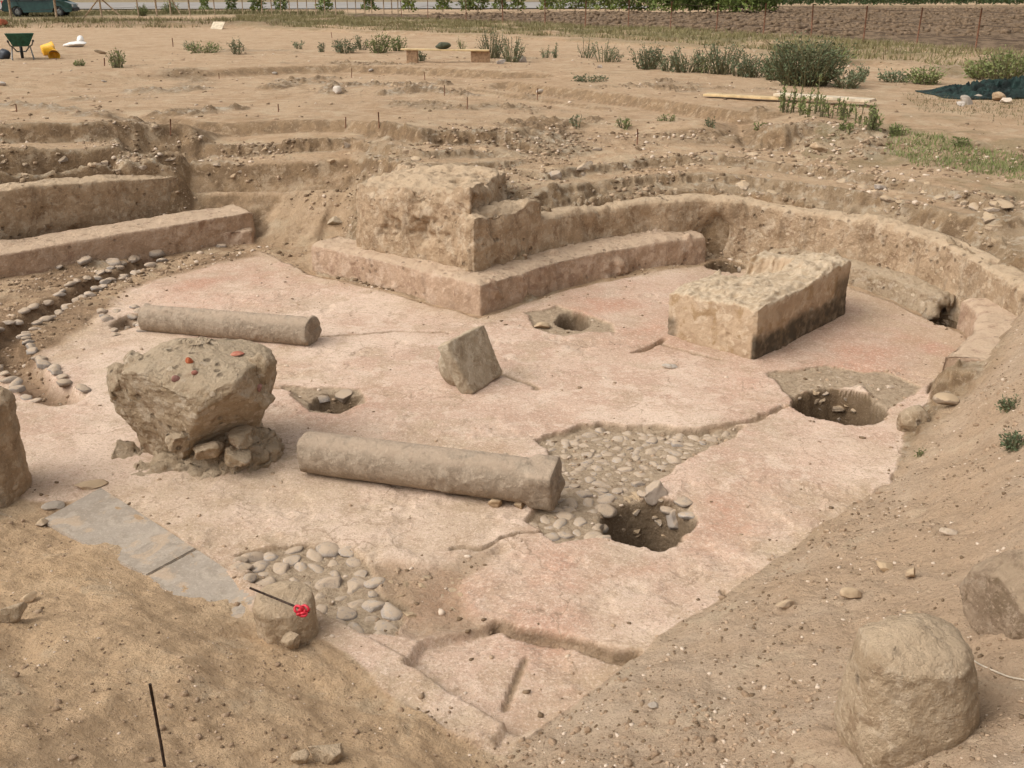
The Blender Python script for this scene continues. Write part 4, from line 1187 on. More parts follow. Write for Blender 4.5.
for px, py, dims, yo in [(130, 380, (.17, .16, .14), .06), (122, 384, (.10, .12, .11), -.0), (140, 368, (.16, .15, .12), .02), (262, 372, (.11, .14, .17), -.02), (256, 396, (.13, .12, .10), -.14)]:
    v, f = rock(4, dims, 1800 + px * 3 + py, 12, (.5, .9), .22, 2.4)
    mk('mortar_lump', xform(v, PY(px, py, yM + yo), (fr.uniform(-.3, .3), fr.uniform(-.3, .3), fr.uniform(0, 6.28))) - RR, f, M['rubble'], ruinrock)
# a pale facing slope on the viewer's left side, overhung layers on the right
for (px, py, s_, sd) in [(174, 375, (.030, .026, .024), 1), (186, 362, (.026, .02, .03), 2), (192, 371, (.022, .02, .018), 3), (235, 351, (.045, .04, .012), 4), (267, 372, (.03, .03, .04), 5), (262, 390, (.025, .02, .03), 6)]:
    cand = np.array([px, py])
    v2 = VM - np.array([0, 0, CZ]); fwd = v2[:, 1] * cp - v2[:, 2] * sp; up = v2[:, 1] * sp + v2[:, 2] * cp
    sx = 512 + FPX * v2[:, 0] / fwd; sy = 384 - FPX * up / fwd
    dd = np.hypot(sx - px, sy - py); k = np.where(dd < 4)[0]
    k = k[np.argmin(fwd[k])] if len(k) else np.argmin(dd)
    v, f = rock(3, s_, 500 + sd, 8)
    o = mk('tile_fragment', v + VM[k] - np.array(ruinrock.location), f, M['brick'], ruinrock, False)
    o['label'] = 'red brick fragment bedded in the mortar'

# block at the left picture edge
yL = U(0, 505)[1] + .16
ob, _ = profile_rock('masonry_stump', [(392, -60, 2, .7, 0), (400, -70, 10, .8, 0), (420, -74, 12, .8, 0), (440, -74, 14, .8, 0), (465, -76, 20, .8, 0), (490, -80, 25, .85, 0), (512, -84, 30, .85, 0)], 90, 70, yL, 'plaster', 95, .03, 3.5, 'upright masonry stump rising where the earth mound meets the paving', 'masonry stump', None, 4, .015)
# small squared stone with the rod on it
yS = U(286, 652)[1] + .12
g0 = U(258, 640, F + .04); 
ob, VS = profile_rock('squared_stone', [(589, 270, 306, .8, .06), (594, 258, 312, .8, .03), (604, 255, 315, .85, .0), (620, 256, 316, .85, 0), (640, 257, 319, .85, 0), (662, 254, 324, .9, 0)], 80, 60, yS, 'boulder', 97, .016, 5, 'small squared grey-topped stone propping a rod with a red ribbon', 'stone', None, 5, 0)
v, f = rock(4, (.058, .04, .045), 612, 10); cl = PY(292, 640, yS - .14)
o = mk('stone', v, f, M['boulder']); o.location = cl; o.rotation_euler = (0, .3, .4); tag(o, 'little pale stone leaning on the front of the squared stone', 'stone')
# boulders on the right bank
gb = G(905, 762)
ob, VB = profile_rock('boulder', [(630, 878, 946, .75, .02), (638, 866, 962, .85, .01), (648, 861, 969, .9, .0), (665, 856, 972, .9, 0), (700, 848, 973, .9, 0), (735, 842, 968, .9, 0), (775, 838, 962, .9, 0), (800, 836, 962, .9, 0)], 120, 90, gb[1] + .17, 'boulder', 101, .026, 3.6, 'large upright tan boulder at the bottom of the right bank', 'boulder', None, 12, 0)
gb = G(1000, 640)
ob, _ = profile_rock('boulder', [(556, 1016, 1060, .8, .03), (570, 1000, 1080, .85, .02), (588, 978, 1090, .9, .0), (606, 966, 1092, .9, 0), (625, 970, 1092, .9, 0), (640, 985, 1088, .9, 0), (652, 1000, 1080, .85, .02)], 110, 80, gb[1] + .16, 'boulder_dark', 107, .028, 3.6, 'dark tan angular boulder half out of the picture on the right bank', 'boulder', None, 13, 0)

# stones in the earth face at the right end of the floor
s_ = G(915, 430); stone_at('wall_stone', (s_[0] + .03, s_[1] + .10, F + .05), (.135, .11, .13), 701, 'rubble', 'square reddish stone at the foot of the right-hand earth face', 'stone', .4, 5, 8, sink=.4)
s_ = G(940, 410); stone_at('wall_stone', (s_[0] + .05, s_[1] + .05, -.98), (.10, .09, .04), 702, 'clod', 'flat pinkish stone wedged between earth face and square stone', 'stone', .2, 4, 8, sink=.3)

# ------------------------------------------------------------------ grey paving slabs
def slab(px, z, th, label, seed):
    P = np.array([U(a, b, z)[:2] for a, b in px])
    bm = bmesh.new(); vs_ = [bm.verts.new((x, y, z)) for x, y in P]; fc = bm.faces.new(vs_)
    if fc.normal.z < 0: fc.normal_flip()
    r = bmesh.ops.extrude_face_region(bm, geom=[fc]); bmesh.ops.translate(bm, vec=(0, 0, -th), verts=[q for q in r['geom'] if isinstance(q, bmesh.types.BMVert)])
    bmesh.ops.recalc_face_normals(bm, faces=bm.faces)
    bmesh.ops.bevel(bm, geom=[e for e in bm.edges], offset=.006, segments=2, affect='EDGES')
    bmesh.ops.triangulate(bm, faces=[q for q in bm.faces if len(q.verts) > 4])
    me = bpy.data.meshes.new('paving_slab'); c = np.append(P.mean(0), z - th)
    bmesh.ops.translate(bm, vec=-Vector(c), verts=bm.verts); bm.to_mesh(me); bm.free(); me.materials.append(M['slab'])
    o = bpy.data.objects.new('paving_slab', me); COL.objects.link(o); o.location = c
    tag(o, label, 'paving slab'); return o
zs_ = float(max(zlin(*U(150, 540)[:2])[0], zlin(*U(110, 505)[:2])[0], zlin(*U(200, 585)[:2])[0])) + .004
slab([(101, 487), (196, 548), (146, 575), (92, 548), (40, 520)], zs_, .06, 'worn grey paving slab nearer the masonry chunk', 1)
slab([(197.2, 548.8), (262, 592), (250, 620), (200, 616), (147, 575.8)], zs_ - .006, .06, 'worn grey paving slab nearer the small squared stone', 2)
# ------------------------------------------------------------------ cobbles, loose stones, gravel
def inside(poly, p):
    x, y = p; c = False; n = len(poly)
    for i in range(n):
        x0, y0 = poly[i]; x1, y1 = poly[(i + 1) % n]
        if (y0 > y) != (y1 > y) and x < (x1 - x0) * (y - y0) / (y1 - y0) + x0: c = not c
    return c
def poisson(poly, r, tries=4000, seed=1):
    rg = np.random.default_rng(seed); lo = np.min(poly, 0); hi = np.max(poly, 0); out = []
    for _ in range(tries):
        p = rg.uniform(lo, hi)
        if inside(poly, p) and all((p[0] - q[0]) ** 2 + (p[1] - q[1]) ** 2 > (r * rg.uniform(.8, 1.15)) ** 2 for q in out): out.append(p)
    return out
COB = []
for k in range(14):
    r = np.random.default_rng(k + 40)
    v, f = rock(3, (1, r.uniform(.55, .95), r.uniform(.32, .5)), 900 + k, 8, (.58, .95), .09, 2.2)
    me = bpy.data.meshes.new('cobble'); me.from_pydata(v.tolist(), [], f.tolist()); me.polygons.foreach_set('use_smooth', np.ones(len(f), bool)); me.materials.append(M['cobble']); COB.append(me)
ANG = []
for k in range(14):
    r = np.random.default_rng(k + 90)
    v, f = rock(3, (1, r.uniform(.55, .95), r.uniform(.4, .75)), 1900 + k, 14, (.34, .78), .10, 2.2)
    me = bpy.data.meshes.new('stone'); me.from_pydata(v.tolist(), [], f.tolist()); me.materials.append(M['clod']); ANG.append(me)
def place(name, mesh, x, y, z, s, rg, label, cat, group, tilt=.25):
    o = bpy.data.objects.new(name, mesh); COL.objects.link(o)
    o.location = (x, y, z); o.scale = (s, s, s)
    o.rotation_euler = (rg.uniform(-tilt, tilt), rg.uniform(-tilt, tilt), rg.uniform(0, 6.28))
    tag(o, label, cat, group); return o
ncob = 0
def cobbles(px, r, smin, smax, label, group, seed, sink=.25, keep=1.0, pits=()):
    global ncob
    rg = np.random.default_rng(seed)
    for p in poisson(U2(px), r, 5000, seed):
        if rg.uniform() > keep: continue
        zz = float(zlin(*p)[0])
        if zz < F - .14: continue
        s = rg.uniform(smin, smax)
        place('cobble', COB[rg.integers(len(COB))], p[0], p[1], zz + s * (.27 - sink * 1.3) - .004 , s, rg, label, 'cobble', group); ncob += 1
cobbles([(548, 438), (600, 424), (640, 428), (700, 432), (735, 429), (700, 445), (650, 474), (610, 492), (560, 480), (560, 462)],   .074, .030, .072, 'rounded grey cobble bedded in the long worn patch behind the column end', 'cobbles in the long worn patch', 31, .30, 1)
cobbles([(560, 480), (610, 488), (606, 520), (604, 538), (560, 541), (530, 520), (550, 505)], .098, .045, .085, 'larger rounded cobble between the column end and the near pit', 'cobbles between column end and near pit', 33, .3)
cobbles([(232, 553), (300, 543), (345, 546), (372, 566), (378, 590), (400, 606), (396, 634), (372, 634), (330, 616), (300, 598), (250, 584)], .100, .040, .092, 'rounded pale cobble in the exposed bed behind the small squared stone', 'cobbles behind the small squared stone', 35, .27)
cobbles([(640, 492), (690, 498), (697, 520), (660, 540)], .12, .05, .085, 'rough cobble on the lip of the near pit', 'cobbles on the lip of the near pit', 36, .2)
cobbles([(772, 374), (830, 368), (890, 374), (912, 386), (880, 384), (800, 388)], .10, .03, .055, 'small stone bedded round the far pit by the masonry block', 'small stones round the far pit', 37, .4, .7)
cobbles([(100, 312), (140, 306), (146, 330), (112, 334)], .13, .05, .08, 'rounded stone heaped at the far end of the distant column', 'stones at the far column end', 39, .1, .9)
# stone edging of the gutter
gp = smooth_path(np.array([U(a, b) for a, b in GUT]), .05, 2)
rg = np.random.default_rng(41)
gt = np.gradient(gp[:, :2], axis=0); gt /= np.linalg.norm(gt, axis=1, keepdims=True)
last = {1: 0, -1: 0}
for k in range(len(gp)):
    for sd in (1, -1):
        last[sd] -= .05
        if last[sd] > 0 or rg.uniform() < (.15 if sd > 0 else .45): continue
        s = rg.uniform(.05, .085); last[sd] = s * 1.9
        x, y = gp[k, :2] + np.array([-gt[k, 1], gt[k, 0]]) * sd * rg.uniform(.14, .2)
        place('cobble', COB[rg.integers(len(COB))], x, y, float(zlin(x, y)[0]) + s * .18, s, rg, 'rounded stone edging the curved gutter at the left of the floor', 'cobble', 'stones edging the curved gutter'); ncob += 1
# stones at the foot of the ledge
for px, py, s in [(84, 262, .10), (114, 264, .11), (134, 260, .09), (155, 255, .13), (200, 248, .09), (222, 247, .08), (60, 268, .07), (178, 250, .06)]:
    g = G(px, py); place('cobble', COB[px % 14], g[0], g[1], g[2] + s * .15, s, rg, 'rounded stone lying at the foot of the low left ledge', 'cobble', 'stones at the foot of the left ledge'); ncob += 1

# loose stones one can point at
def loose(px, py, dims, seed, label, mat='clod', rotz=0, name='stone', sub=4, cuts=9, rough=.07, cat='stone'):
    g = G(px, py + 2)
    v, f = rock(sub, dims, seed, cuts + 4, (.42, .85), rough * 1.3)
    o = mk(name, v, f, M[mat]); o.location = (g[0], g[1] + dims[1] * .6, g[2] + dims[2] * .45); o.rotation_euler = (.1, .15, rotz)
    tag(o, label, cat); return o
loose(786, 608, (.062, .034, .030), 21, 'flat brown wedge-shaped stone alone on the right bank', rotz=.1)
loose(853, 597, (.058, .045, .026), 22, 'small tan stone right of the brown wedge-shaped stone', rotz=.5)
loose(912, 577, (.040, .035, .035), 23, 'pale upright little stone above the tall boulder', rotz=.9)
loose(886, 569, (.050, .040, .030), 24, 'dark clod-like stone high on the right bank', rotz=.2)
loose(952, 533, (.060, .030, .018), 25, 'long flat stone lying highest on the right bank', rotz=-.1)
loose(920, 622, (.055, .045, .020), 26, 'greyish flat stone just behind the tall boulder', rotz=.4)
loose(556, 178, (.115, .08, .085), 27, 'pale rounded stone alone on the rubble above the pier', 'cobble', .3)
loose(880, 188, (.085, .07, .06), 28, 'pale stone, upper of two, on the far rim above the curved wall', 'cobble', .2)
loose(878, 196, (.09, .075, .065), 29, 'tan stone, lower of two, on the far rim above the curved wall', 'clod', .6)
loose(822, 150, (.17, .12, .08), 30, 'brown clod on the far rim below the weedy plank', 'clod', .2)
loose(335, 224, (.17, .12, .09), 31, 'grey stone in the recess beside the pier', 'limestone', .1)
loose(1005, 208, (.16, .12, .07), 32, 'flat slab-like stone near the right end of the far rim', 'clod', .3)
loose(28, 600, (.045, .035, .03), 33, 'small brown stone on the left mound', 'clod', .3)
loose(53, 508, (.075, .055, .02), 34, 'flat grey stone beside the upper paving slab', 'slab', .3)
loose(40, 525, (.05, .04, .03), 35, 'dark little stone at the left edge of the paving', 'clod', .8)
loose(90, 487, (.13, .05, .03), 36, 'long low stone bordering the paving at its far corner', 'clod', .6)
loose(10, 620, (.08, .07, .05), 37, 'rounded earthy stone at the left picture edge on the mound', 'boulder', .4)
loose(330, 762, (.10, .06, .05), 38, 'broad pale stone at the bottom edge of the near mound', 'boulder', .1)
loose(298, 764, (.05, .04, .04), 39, 'smaller pale stone at the bottom edge of the near mound', 'boulder', .7)
loose(495, 192, (.13, .1, .06), 40, 'earthy stone bedded on top of the pier', 'clod', .2)
loose(345, 400, (.10, .07, .06), 41, 'brownish stone in the small pit behind the near column', 'cobble', .2)
loose(322, 401, (.07, .06, .05), 42, 'smaller stone at the left of the small pit behind the near column', 'cobble', .9)
loose(676, 531, (.10, .09, .10), 43, 'pale knobbly stone in the wall of the near pit', 'cobble', .9)
loose(656, 500, (.12, .09, .09), 44, 'grey stone overhanging the far lip of the near pit', 'cobble', .3)
loose(541, 327, (.10, .07, .04), 45, 'flat stone at the left of the round pit by the pier', 'clod', .3)
loose(672, 367, (.09, .05, .02), 46, 'flat pale tile piece in front of the masonry block', 'whitestone', .3)
loose(496, 505, (.07, .05, .035), 47, 'small stone wedged under the near column', 'clod', .3)
loose(520, 507, (.05, .05, .035), 48, 'little dark stone wedged under the squared column end', 'clod', .9)
loose(655, 707, (.03, .025, .014), 49, 'bluish grey chip low on the right bank', 'slab', .3)

# crumbling far rim: stones sticking out of the earth
rg = np.random.default_rng(77)
def rimstones(pxpoly, n, smin, smax, label, group, seed, flat=1.0):
    rg = np.random.default_rng(seed); k = 0; tries = 0
    lo = np.min(pxpoly, 0); hi = np.max(pxpoly, 0)
    while k < n and tries < 6000:
        tries += 1
        p = rg.uniform(lo, hi)
        if not inside(pxpoly, p): continue
        g = G(*p); s = smin + (smax - smin) * rg.uniform() ** 2.2
        o = place('stone', ANG[rg.integers(len(ANG))], g[0], g[1] + s * .3, g[2] - s * .12, s, rg, label, 'stone', group, .3)
        o.scale = (s * rg.uniform(.8, 1.5), s, s * flat); k += 1
rimstones([(560, 150), (820, 145), (900, 160), (1020, 200), (1022, 270), (960, 235), (890, 212), (780, 195), (700, 190), (560, 200)], 110, .03, .13, 'earthy stone sticking out of the stepped rim above the curved wall', 'stones in the stepped far rim', 3, .8)
rimstones([(180, 150), (470, 135), (540, 170), (470, 178), (350, 176), (190, 178)], 60, .03, .13, 'earthy stone sticking out of the rubble rim behind the pier', 'stones in the rim behind the pier', 5, .8)
rimstones([(0, 155), (180, 150), (180, 172), (0, 184)], 30, .03, .10, 'earthy stone in the crumbling rim over the long left wall', 'stones in the rim over the left wall', 7, .8)
rimstones([(900, 225), (1022, 250), (1022, 300), (1000, 290), (960, 262), (905, 236)], 14, .02, .06, 'small stone lying on the ledge over the right end of the curved wall', 'stones on the right-hand ledge', 8, .7)
rimstones([(262, 80), (345, 74), (470, 84), (470, 94), (345, 96), (270, 94)], 45, .03, .11, 'whitish stone in the ruined footing on the plain', 'stones in the ruined footing on the plain', 9, .7)
rimstones([(80, 124), (240, 110), (240, 116), (160, 126), (80, 128)], 26, .03, .09, 'pale stone in the line of footings across the left of the plain', 'stones in the left line of footings', 11, .7)
rimstones([(0, 104), (62, 107), (62, 114), (0, 113)], 12, .03, .09, 'pale stone in the footing at the left picture edge', 'stones in the footing at the left edge', 12, .7)
rimstones([(372, 568), (440, 562), (480, 575), (465, 608), (400, 628)], 16, .02, .055, 'small stone in the reddish worn soil between cobbles and lower panel', 'stones in the reddish worn soil', 13, .7)
rimstones([(928, 312), (966, 312), (968, 330), (930, 328)], 8, .05, .10, 'stone tumbled in the cavity at the right end of the low bench', 'stones in the bench cavity', 14, .9)
rimstones([(705, 255), (750, 258), (748, 270), (708, 272)], 7, .05, .09, 'stone tumbled in the gap at the end of the bench', 'stones in the bench gap', 15, .9)

rimstones([(606, 502), (650, 496), (692, 500), (690, 530), (640, 546), (612, 538)], 12, .03, .09, 'stone lodged in the wall of the near pit', 'stones in the wall of the near pit', 16, .9)
rimstones([(798, 390), (840, 386), (884, 400), (884, 416), (840, 424), (800, 412)], 12, .03, .09, 'stone lodged in the wall of the far pit by the masonry block', 'stones in the wall of the far pit', 17, .9)
# gravel and grit: nobody could count it
def scatter(name, pts, smin, smax, mat, label, seed, power=3.0, group_mats=None):
    rg = np.random.default_rng(seed)
    base, bf = ico(1); n = len(pts); nb = len(base)
    s = smin + (smax - smin) * rg.uniform(size=n) ** power
    V = np.empty((n, nb, 3), np.float32)
    jit = base[None] * (1 + .35 * rg.normal(size=(n, nb, 1)) * .6)
    sc = np.stack([rg.uniform(.7, 1.4, n), rg.uniform(.6, 1.1, n), rg.uniform(.35, .8, n)], 1)
    jit = jit * sc[:, None, :] * s[:, None, None]
    a = rg.uniform(0, 6.28, n); c, q = np.cos(a)[:, None], np.sin(a)[:, None]
    V[..., 0] = jit[..., 0] * c - jit[..., 1] * q + pts[:, 0:1]; V[..., 1] = jit[..., 0] * q + jit[..., 1] * c + pts[:, 1:2]; V[..., 2] = jit[..., 2] + pts[:, 2:3] + s[:, None] * .1
    f = (bf[None] + (np.arange(n) * nb)[:, None, None]).reshape(-1, 3)
    o = mk(name, V.reshape(-1, 3), f, mat, None, False)
    tone = o.data.attributes.new('tone', 'FLOAT', 'POINT'); tone.data.foreach_set('value', np.repeat(rg.uniform(size=n), nb).astype(np.float32))
    tag(o, label, 'gravel', kind='stuff'); return o
def grit_material():
    n = NT('grit'); t = n.attr('tone')
    c = n.mix(n.rng(t, .15, .75), (.17, .115, .07), (.42, .30, .20)); c = n.mix(n.rng(t, .84, .90), c, (.60, .48, .37)); n.color(c); return n.m
M['grit'] = grit_material()
M['clodsoil'] = stone_material('soil_clods', [(.42, .29, .19), (.36, .245, .155), (.47, .34, .23)], 6, .01, .5)
def ground_points(n, x0, x1, y0, y1, weight, seed):
    rg = np.random.default_rng(seed)
    x = rg.uniform(x0, x1, n * 3); y = y0 + (y1 - y0) * rg.uniform(size=n * 3) ** 1.3
    i = np.clip(np.searchsorted(xs, x) - 1, 0, NX - 1); j = np.clip(np.searchsorted(ys, y) - 1, 0, NY - 1)
    k = rg.uniform(size=n * 3) < weight[j, i]
    x, y = x[k][:n], y[k][:n]
    return np.stack([x, y, zlin(x, y)], 1)
clump = sstep(-.25, .45, fbm(X, Y, None, 1.5, 4, .6, 951))
scatter('gravel', ground_points(24000, -.6, 5.5, 1.95, 8.5, bankm * (.35 + .65 * clump), 61), .0028, .013, M['grit'], 'fine gravel and crumbs strewn over the right bank', 61, 3.0)
scatter('gravel', ground_points(2800, -.6, 5.5, 1.95, 8.5, bankm * clump, 62), .005, .024, M['clodsoil'], 'loose clods of the same earth on the right bank', 62, 2.2)
scatter('gravel', ground_points(500, -4.5, .4, 1.95, 6.2, lbm * clump, 64), .006, .022, M['clodsoil'], 'loose clods of the same earth on the near left mound', 64, 2.2)
scatter('gravel', ground_points(5000, -4.5, .4, 1.95, 6.2, lbm * (.25 + .75 * clump), 63), .002, .009, M['grit'], 'crumbs of earth and grit on the near left mound', 63, 3.5)
scatter('gravel', ground_points(16000, -8, 6.5, 10.5, 17, np.clip(backm + .25 * near * ground, 0, 1) * clump, 65), .006, .038, M['grit'], 'crumbled earth and small rubble along the far rim', 65, 2.6)
scatter('gravel', ground_points(9000, -14, 14, 13, 32, (.15 + lump + stump).clip(0, 1) * clump, 67), .010, .045, M['grit'], 'scattered clods and stone chips on the plain', 67, 2.6)
scatter('gravel', ground_points(5000, -5, 5, 3.3, 12, floorm * np.clip(.06 + bedn * 1.2 + pitm + worn * .12 + .7 * np.exp(-np.abs(fl) / .12), 0, 1) * (Z > F - .2), 69), .003, .020, M['grit'], 'grit and mortar crumbs lying on the plaster floor', 69, 3)
scatter('gravel', ground_points(2500, -6.5, -1.8, 6, 12, np.clip(dirtL + gut, 0, 1), 71), .006, .030, M['grit'], 'crumbled soil around the curved gutter', 71, 3)
M['fieldclod'] = stone_material('field_clods', [(.185, .126, .078), (.135, .09, .055), (.25, .175, .115)], 1.5, .02, .3)
# ------------------------------------------------------------------ tools and small things
def bar(name, p0, p1, r, mat, label, cat, group=None, n=7):
    p0 = np.array(p0, float); p1 = np.array(p1, float)
    v, f = tube([p0 - p0, (p1 - p0) * .5 + np.array([r * .3, 0, 0]), p1 - p0], r, n)
    o = mk(name, v, f, mat, None, True); o.location = p0; tag(o, label, cat, group); return o
# rod on the squared stone with a red ribbon knotted near its end
mask = VS[:, 2] > VS[:, 2].max() - .02
ztop = VS[:, 2].max()
yR = VS[mask][:, 1].mean()
ra = PY(250, 588, yR); ra = U(250, 588, ztop + .022); rb = U(309, 612, ztop + .004)
rod = empty('rod', (ra + rb) / 2); tag(rod, 'thin dark rod with a red ribbon knot lying on the squared stone', 'rod')
v, f = tube([ra, (ra + rb) / 2, rb], .0055, 8); mk('shaft', v - (ra + rb) / 2, f, M['iron'], rod)
rp = []
kc = U(302, 610, ztop + .018)
for k, (dx, dy, dz, sx, sy) in enumerate([(-.014, 0, .006, .020, .016), (.014, .0, .006, .020, .016), (0, .0, -.004, .014, .012), (-.006, -.006, -.020, .016, .008), (.008, -.008, -.016, .014, .008)]):
    t_ = np.linspace(0, 2 * math.pi, 15)
    lp = np.stack([kc[0] + dx + sx * np.cos(t_), kc[1] + dy - .006 * np.sin(t_ * 2 + k), kc[2] + dz + sy * np.sin(t_)], 1)
    rp.append(tube(lp, .0065, 7, False))
v, f = join(*rp); mk('ribbon', v - (ra + rb) / 2, f, M['redribbon'], rod)
# iron stake in the near mound
g = G(165, 766); tp = PY(150, 684, g[1] - .01); gb_ = PY(168, 785, g[1]); bar('iron_stake', (gb_[0], gb_[1], gb_[2] - .05), tp, .0055, M['iron'], 'thin rusty iron stake standing in the near left mound', 'stake')
# pale cord trailing from the boulder
cp_ = [G(962, 652), G(975, 664), G(995, 673), G(1010, 679), G(1024, 681), G(1045, 690)]
v, f = tube(smooth_path(np.array(cp_), .02, 2) + np.array([0, 0, .006]), .0035, 6); o = mk('cord', v, f, M['cord']); tag(o, 'thin pale cord trailing over the earth between the two boulders', 'cord')
# survey stakes on the plain, each a thin rod
STK = [(170, 135, 119, 'iron stake left of centre on the plain, just before the left footing', 'rust'), (278, 112, 104, 'short iron stake in front of the ruined footing', 'rust'),
       (467, 109, 97, 'rusty stake in front of the stone footing at mid plain', 'rust'), (444, 96, 85, 'red-topped stake by the end of the shallow step', 'rust'),
       (425, 80, 72, 'stake on the edge of the shallow step under the plank bench', 'rust'), (537, 100, 88, 'stake standing on the lower strip of the forked step', 'rust'),
       (637, 145, 129, 'stake on the rim above the middle of the curved wall', 'rust'), (345, 127, 117, 'twig-like stake behind the pier', 'rust'), (351, 78, 68, 'stake at the shallow step left of the plank bench', 'rust'),
       (219, 79, 73, 'pinkish stake on the step at the left', 'rust'), (16, 112, 104, 'stake in the footing at the left picture edge', 'rust'), (379, 128, 112, 'slim stake at the rubble rim left of the pier', 'rust'),
       (104, 66, 58, 'red-tipped stake near the weed by the buckets', 'rust'), (173, 47, 38, 'stake on the far plain behind the left weeds', 'rust'), (332, 38, 32, 'stake at the far edge of the plain near the verge', 'rust')]
for px, pb, pt, lb_, mt in STK:
    g = G(px, pb); tp = PY(px + random.uniform(-1, 1), pt, g[1]); bar('survey_stake', (g[0], g[1], g[2] - .06), tp, .009 if g[1] < 25 else .014, M[mt], lb_, 'stake', 'survey stakes on the plain', 6)

# plank bench: a board on two hollow blocks
def plankbench():
    g0 = G(416, 62); g1 = G(479, 63); yb = (g0[1] + g1[1]) / 2
    z0 = zrow(62, yb); zt = zrow(48.5, yb)
    b = empty('plank_bench', (PY(447, 62, yb)[0], yb, z0)); tag(b, 'low bench of a yellow board laid on two blocks on the plain', 'bench')
    o = np.array(b.location)
    for px0, px1, sh in ((407, 418, 0), (471, 490, .05)):
        x0, x1 = PY(px0, 60, yb)[0], PY(px1, 60, yb)[0]
        v, f = box(x0 - o[0], x1 - o[0], -.12 + sh, .13 + sh, -.06, zt - z0 - .035)
        bl = mk('support_block', v, f, M['block'], b, False); md = bl.modifiers.new('b', 'BEVEL'); md.width = .012; md.segments = 2
    x0, x1 = PY(401, 48, yb)[0], PY(489, 50, yb)[0]
    v, f = box(x0 - o[0], x1 - o[0], -.16, .16, zt - z0 - .035, zt - z0)
    v[[1, 2, 5, 6], 2] -= .03
    bl = mk('board', v, f, M['plank'], b, False); md = bl.modifiers.new('b', 'BEVEL'); md.width = .006; md.segments = 2
    c = PY(443, 45, yb); v, f = rock(3, (.20, .14, .10), 1200, 8)
    k = mk('bag', v, f, plain_material('dull_green_cloth', (.07, .075, .045), .9), None); k.location = (c[0], yb, zt + .07); tag(k, 'dull green crumpled bag lying on the plank bench', 'bag')
plankbench()
# two boards on the ground at the right
def board(px0, py0, px1, py1, wd, th, mat, label, lift=.03, name='board'):
    a = G(px0, py0); b = G(px1, py1); d = (b - a)[:2]; L = np.linalg.norm(d); an = math.atan2(d[1], d[0])
    v, f = box(0, L, -wd / 2, wd / 2, -th / 2, th / 2)
    o = mk(name, v, f, mat, None, False); md = o.modifiers.new('b', 'BEVEL'); md.width = .005; md.segments = 2
    o.location = (a[0], a[1], a[2] + lift); o.rotation_euler = (0, -math.asin(np.clip((b[2] - a[2]) / L, -.3, .3)), an)
    tag(o, label, 'board'); return o
board(705, 97.5, 780, 101.5, .22, .035, M['plank'], 'yellowish board lying flat on the plain, left of two', .05)
board(776, 100.5, 872, 107, .30, .045, M['plankgrey'], 'pale grey board behind the upright weeds, right of two', .10)
# leaning pale sheet at the far left
g = G(216, 29); v, f = box(-.30, .30, -.012, .012, 0, .48)
o = mk('panel', v, f, M['plankgrey'], None, False); o.location = (g[0], g[1], g[2] - .02); o.rotation_euler = (R(-48), 0, R(-14)); tag(o, 'pale square board propped against the spoil ridge', 'panel')

# wheelbarrow
def wheelbarrow():
    g = G(23, 59); s = zrow(33, g[1]) - g[2]
    b = empty('wheelbarrow', g, R(115)); tag(b, 'dark green wheelbarrow standing by the yellow buckets', 'wheelbarrow')
    h = s
    v, f = hexa([(-.22, -.20, h * .52), (.26, -.20, h * .46), (.26, .20, h * .46), (-.22, .20, h * .52), (-.48, -.36, h), (.46, -.34, h * .96), (.46, .34, h * .96), (-.48, .36, h)], (4, 4, 3))
    top = [tuple(q) for q in f if not all(v[i][2] > h * .93 for i in q)]
    t_ = mk('tub', v, top, M['greenpaint'], b, False); sm = t_.modifiers.new('s', 'SOLIDIFY'); sm.thickness = .015
    an = np.linspace(0, 2 * math.pi, 25)
    ring = np.stack([.60 + .165 * np.cos(an), np.zeros(25), .165 + .165 * np.sin(an)], 1)
    w_ = mk('wheel', *tube(ring, .04, 8, False), M['rubber'], b)
    sp_ = [tube([(.60 + .16 * math.cos(a), 0, .165 + .16 * math.sin(a)), (.60 - .16 * math.cos(a), 0, .165 - .16 * math.sin(a))], .012, 6) for a in (0, 1.05, 2.1)] + [tube([(.60, -.12, .165), (.60, .12, .165)], .018, 8)]
    v, f = join(*sp_); mk('rim', v, f, M['greymetal'], w_)
    for sy in (-1, 1):
        mk('handle', *tube([(.60, sy * .12, .17), (.25, sy * .2, h * .44), (-.3, sy * .27, h * .55), (-.85, sy * .30, h * .72)], .019, 8), M['greymetal'], b)
        mk('grip', *tube([(-.83, sy * .30, h * .715), (-.98, sy * .305, h * .76)], .026, 8), M['rubber'], b)
        mk('leg', *tube([(-.10, sy * .22, h * .5), (-.28, sy * .27, 0.02), (-.42, sy * .26, .01)], .019, 8), M['greymetal'], b)
wheelbarrow()
def bucket(px, py, wpx, tilt, rot, label):
    g = G(px, py); s = wpx / FPX * g[1] * 1.03
    r = s / 2; h = r * 1.75
    prof = [(.02, 0), (r * .74, 0), (r * .76, .01), (r * .98, h), (r * 1.04, h), (r * 1.04, h - .02), (r * .97, h - .01), (r * .72, .02), (.02, .02)]
    b = empty('bucket', (g[0], g[1], g[2] + (r * .8 if tilt > 1 else 0))); b.rotation_euler = (tilt, 0, rot); tag(b, label, 'bucket')
    mk('body', *lathe(prof, 28), M['yellow'], b)
    t_ = np.linspace(0, math.pi, 15)
    mk('handle', *tube(np.stack([r * 1.03 * np.cos(t_), r * .75 * np.sin(t_), np.full(15, h - .02) - .2 * r * np.sin(t_)], 1), .007, 6), M['greymetal'], b)
bucket(43, 56, 12, R(80), R(125), 'yellow plastic bucket tipped on its side next to the wheelbarrow')
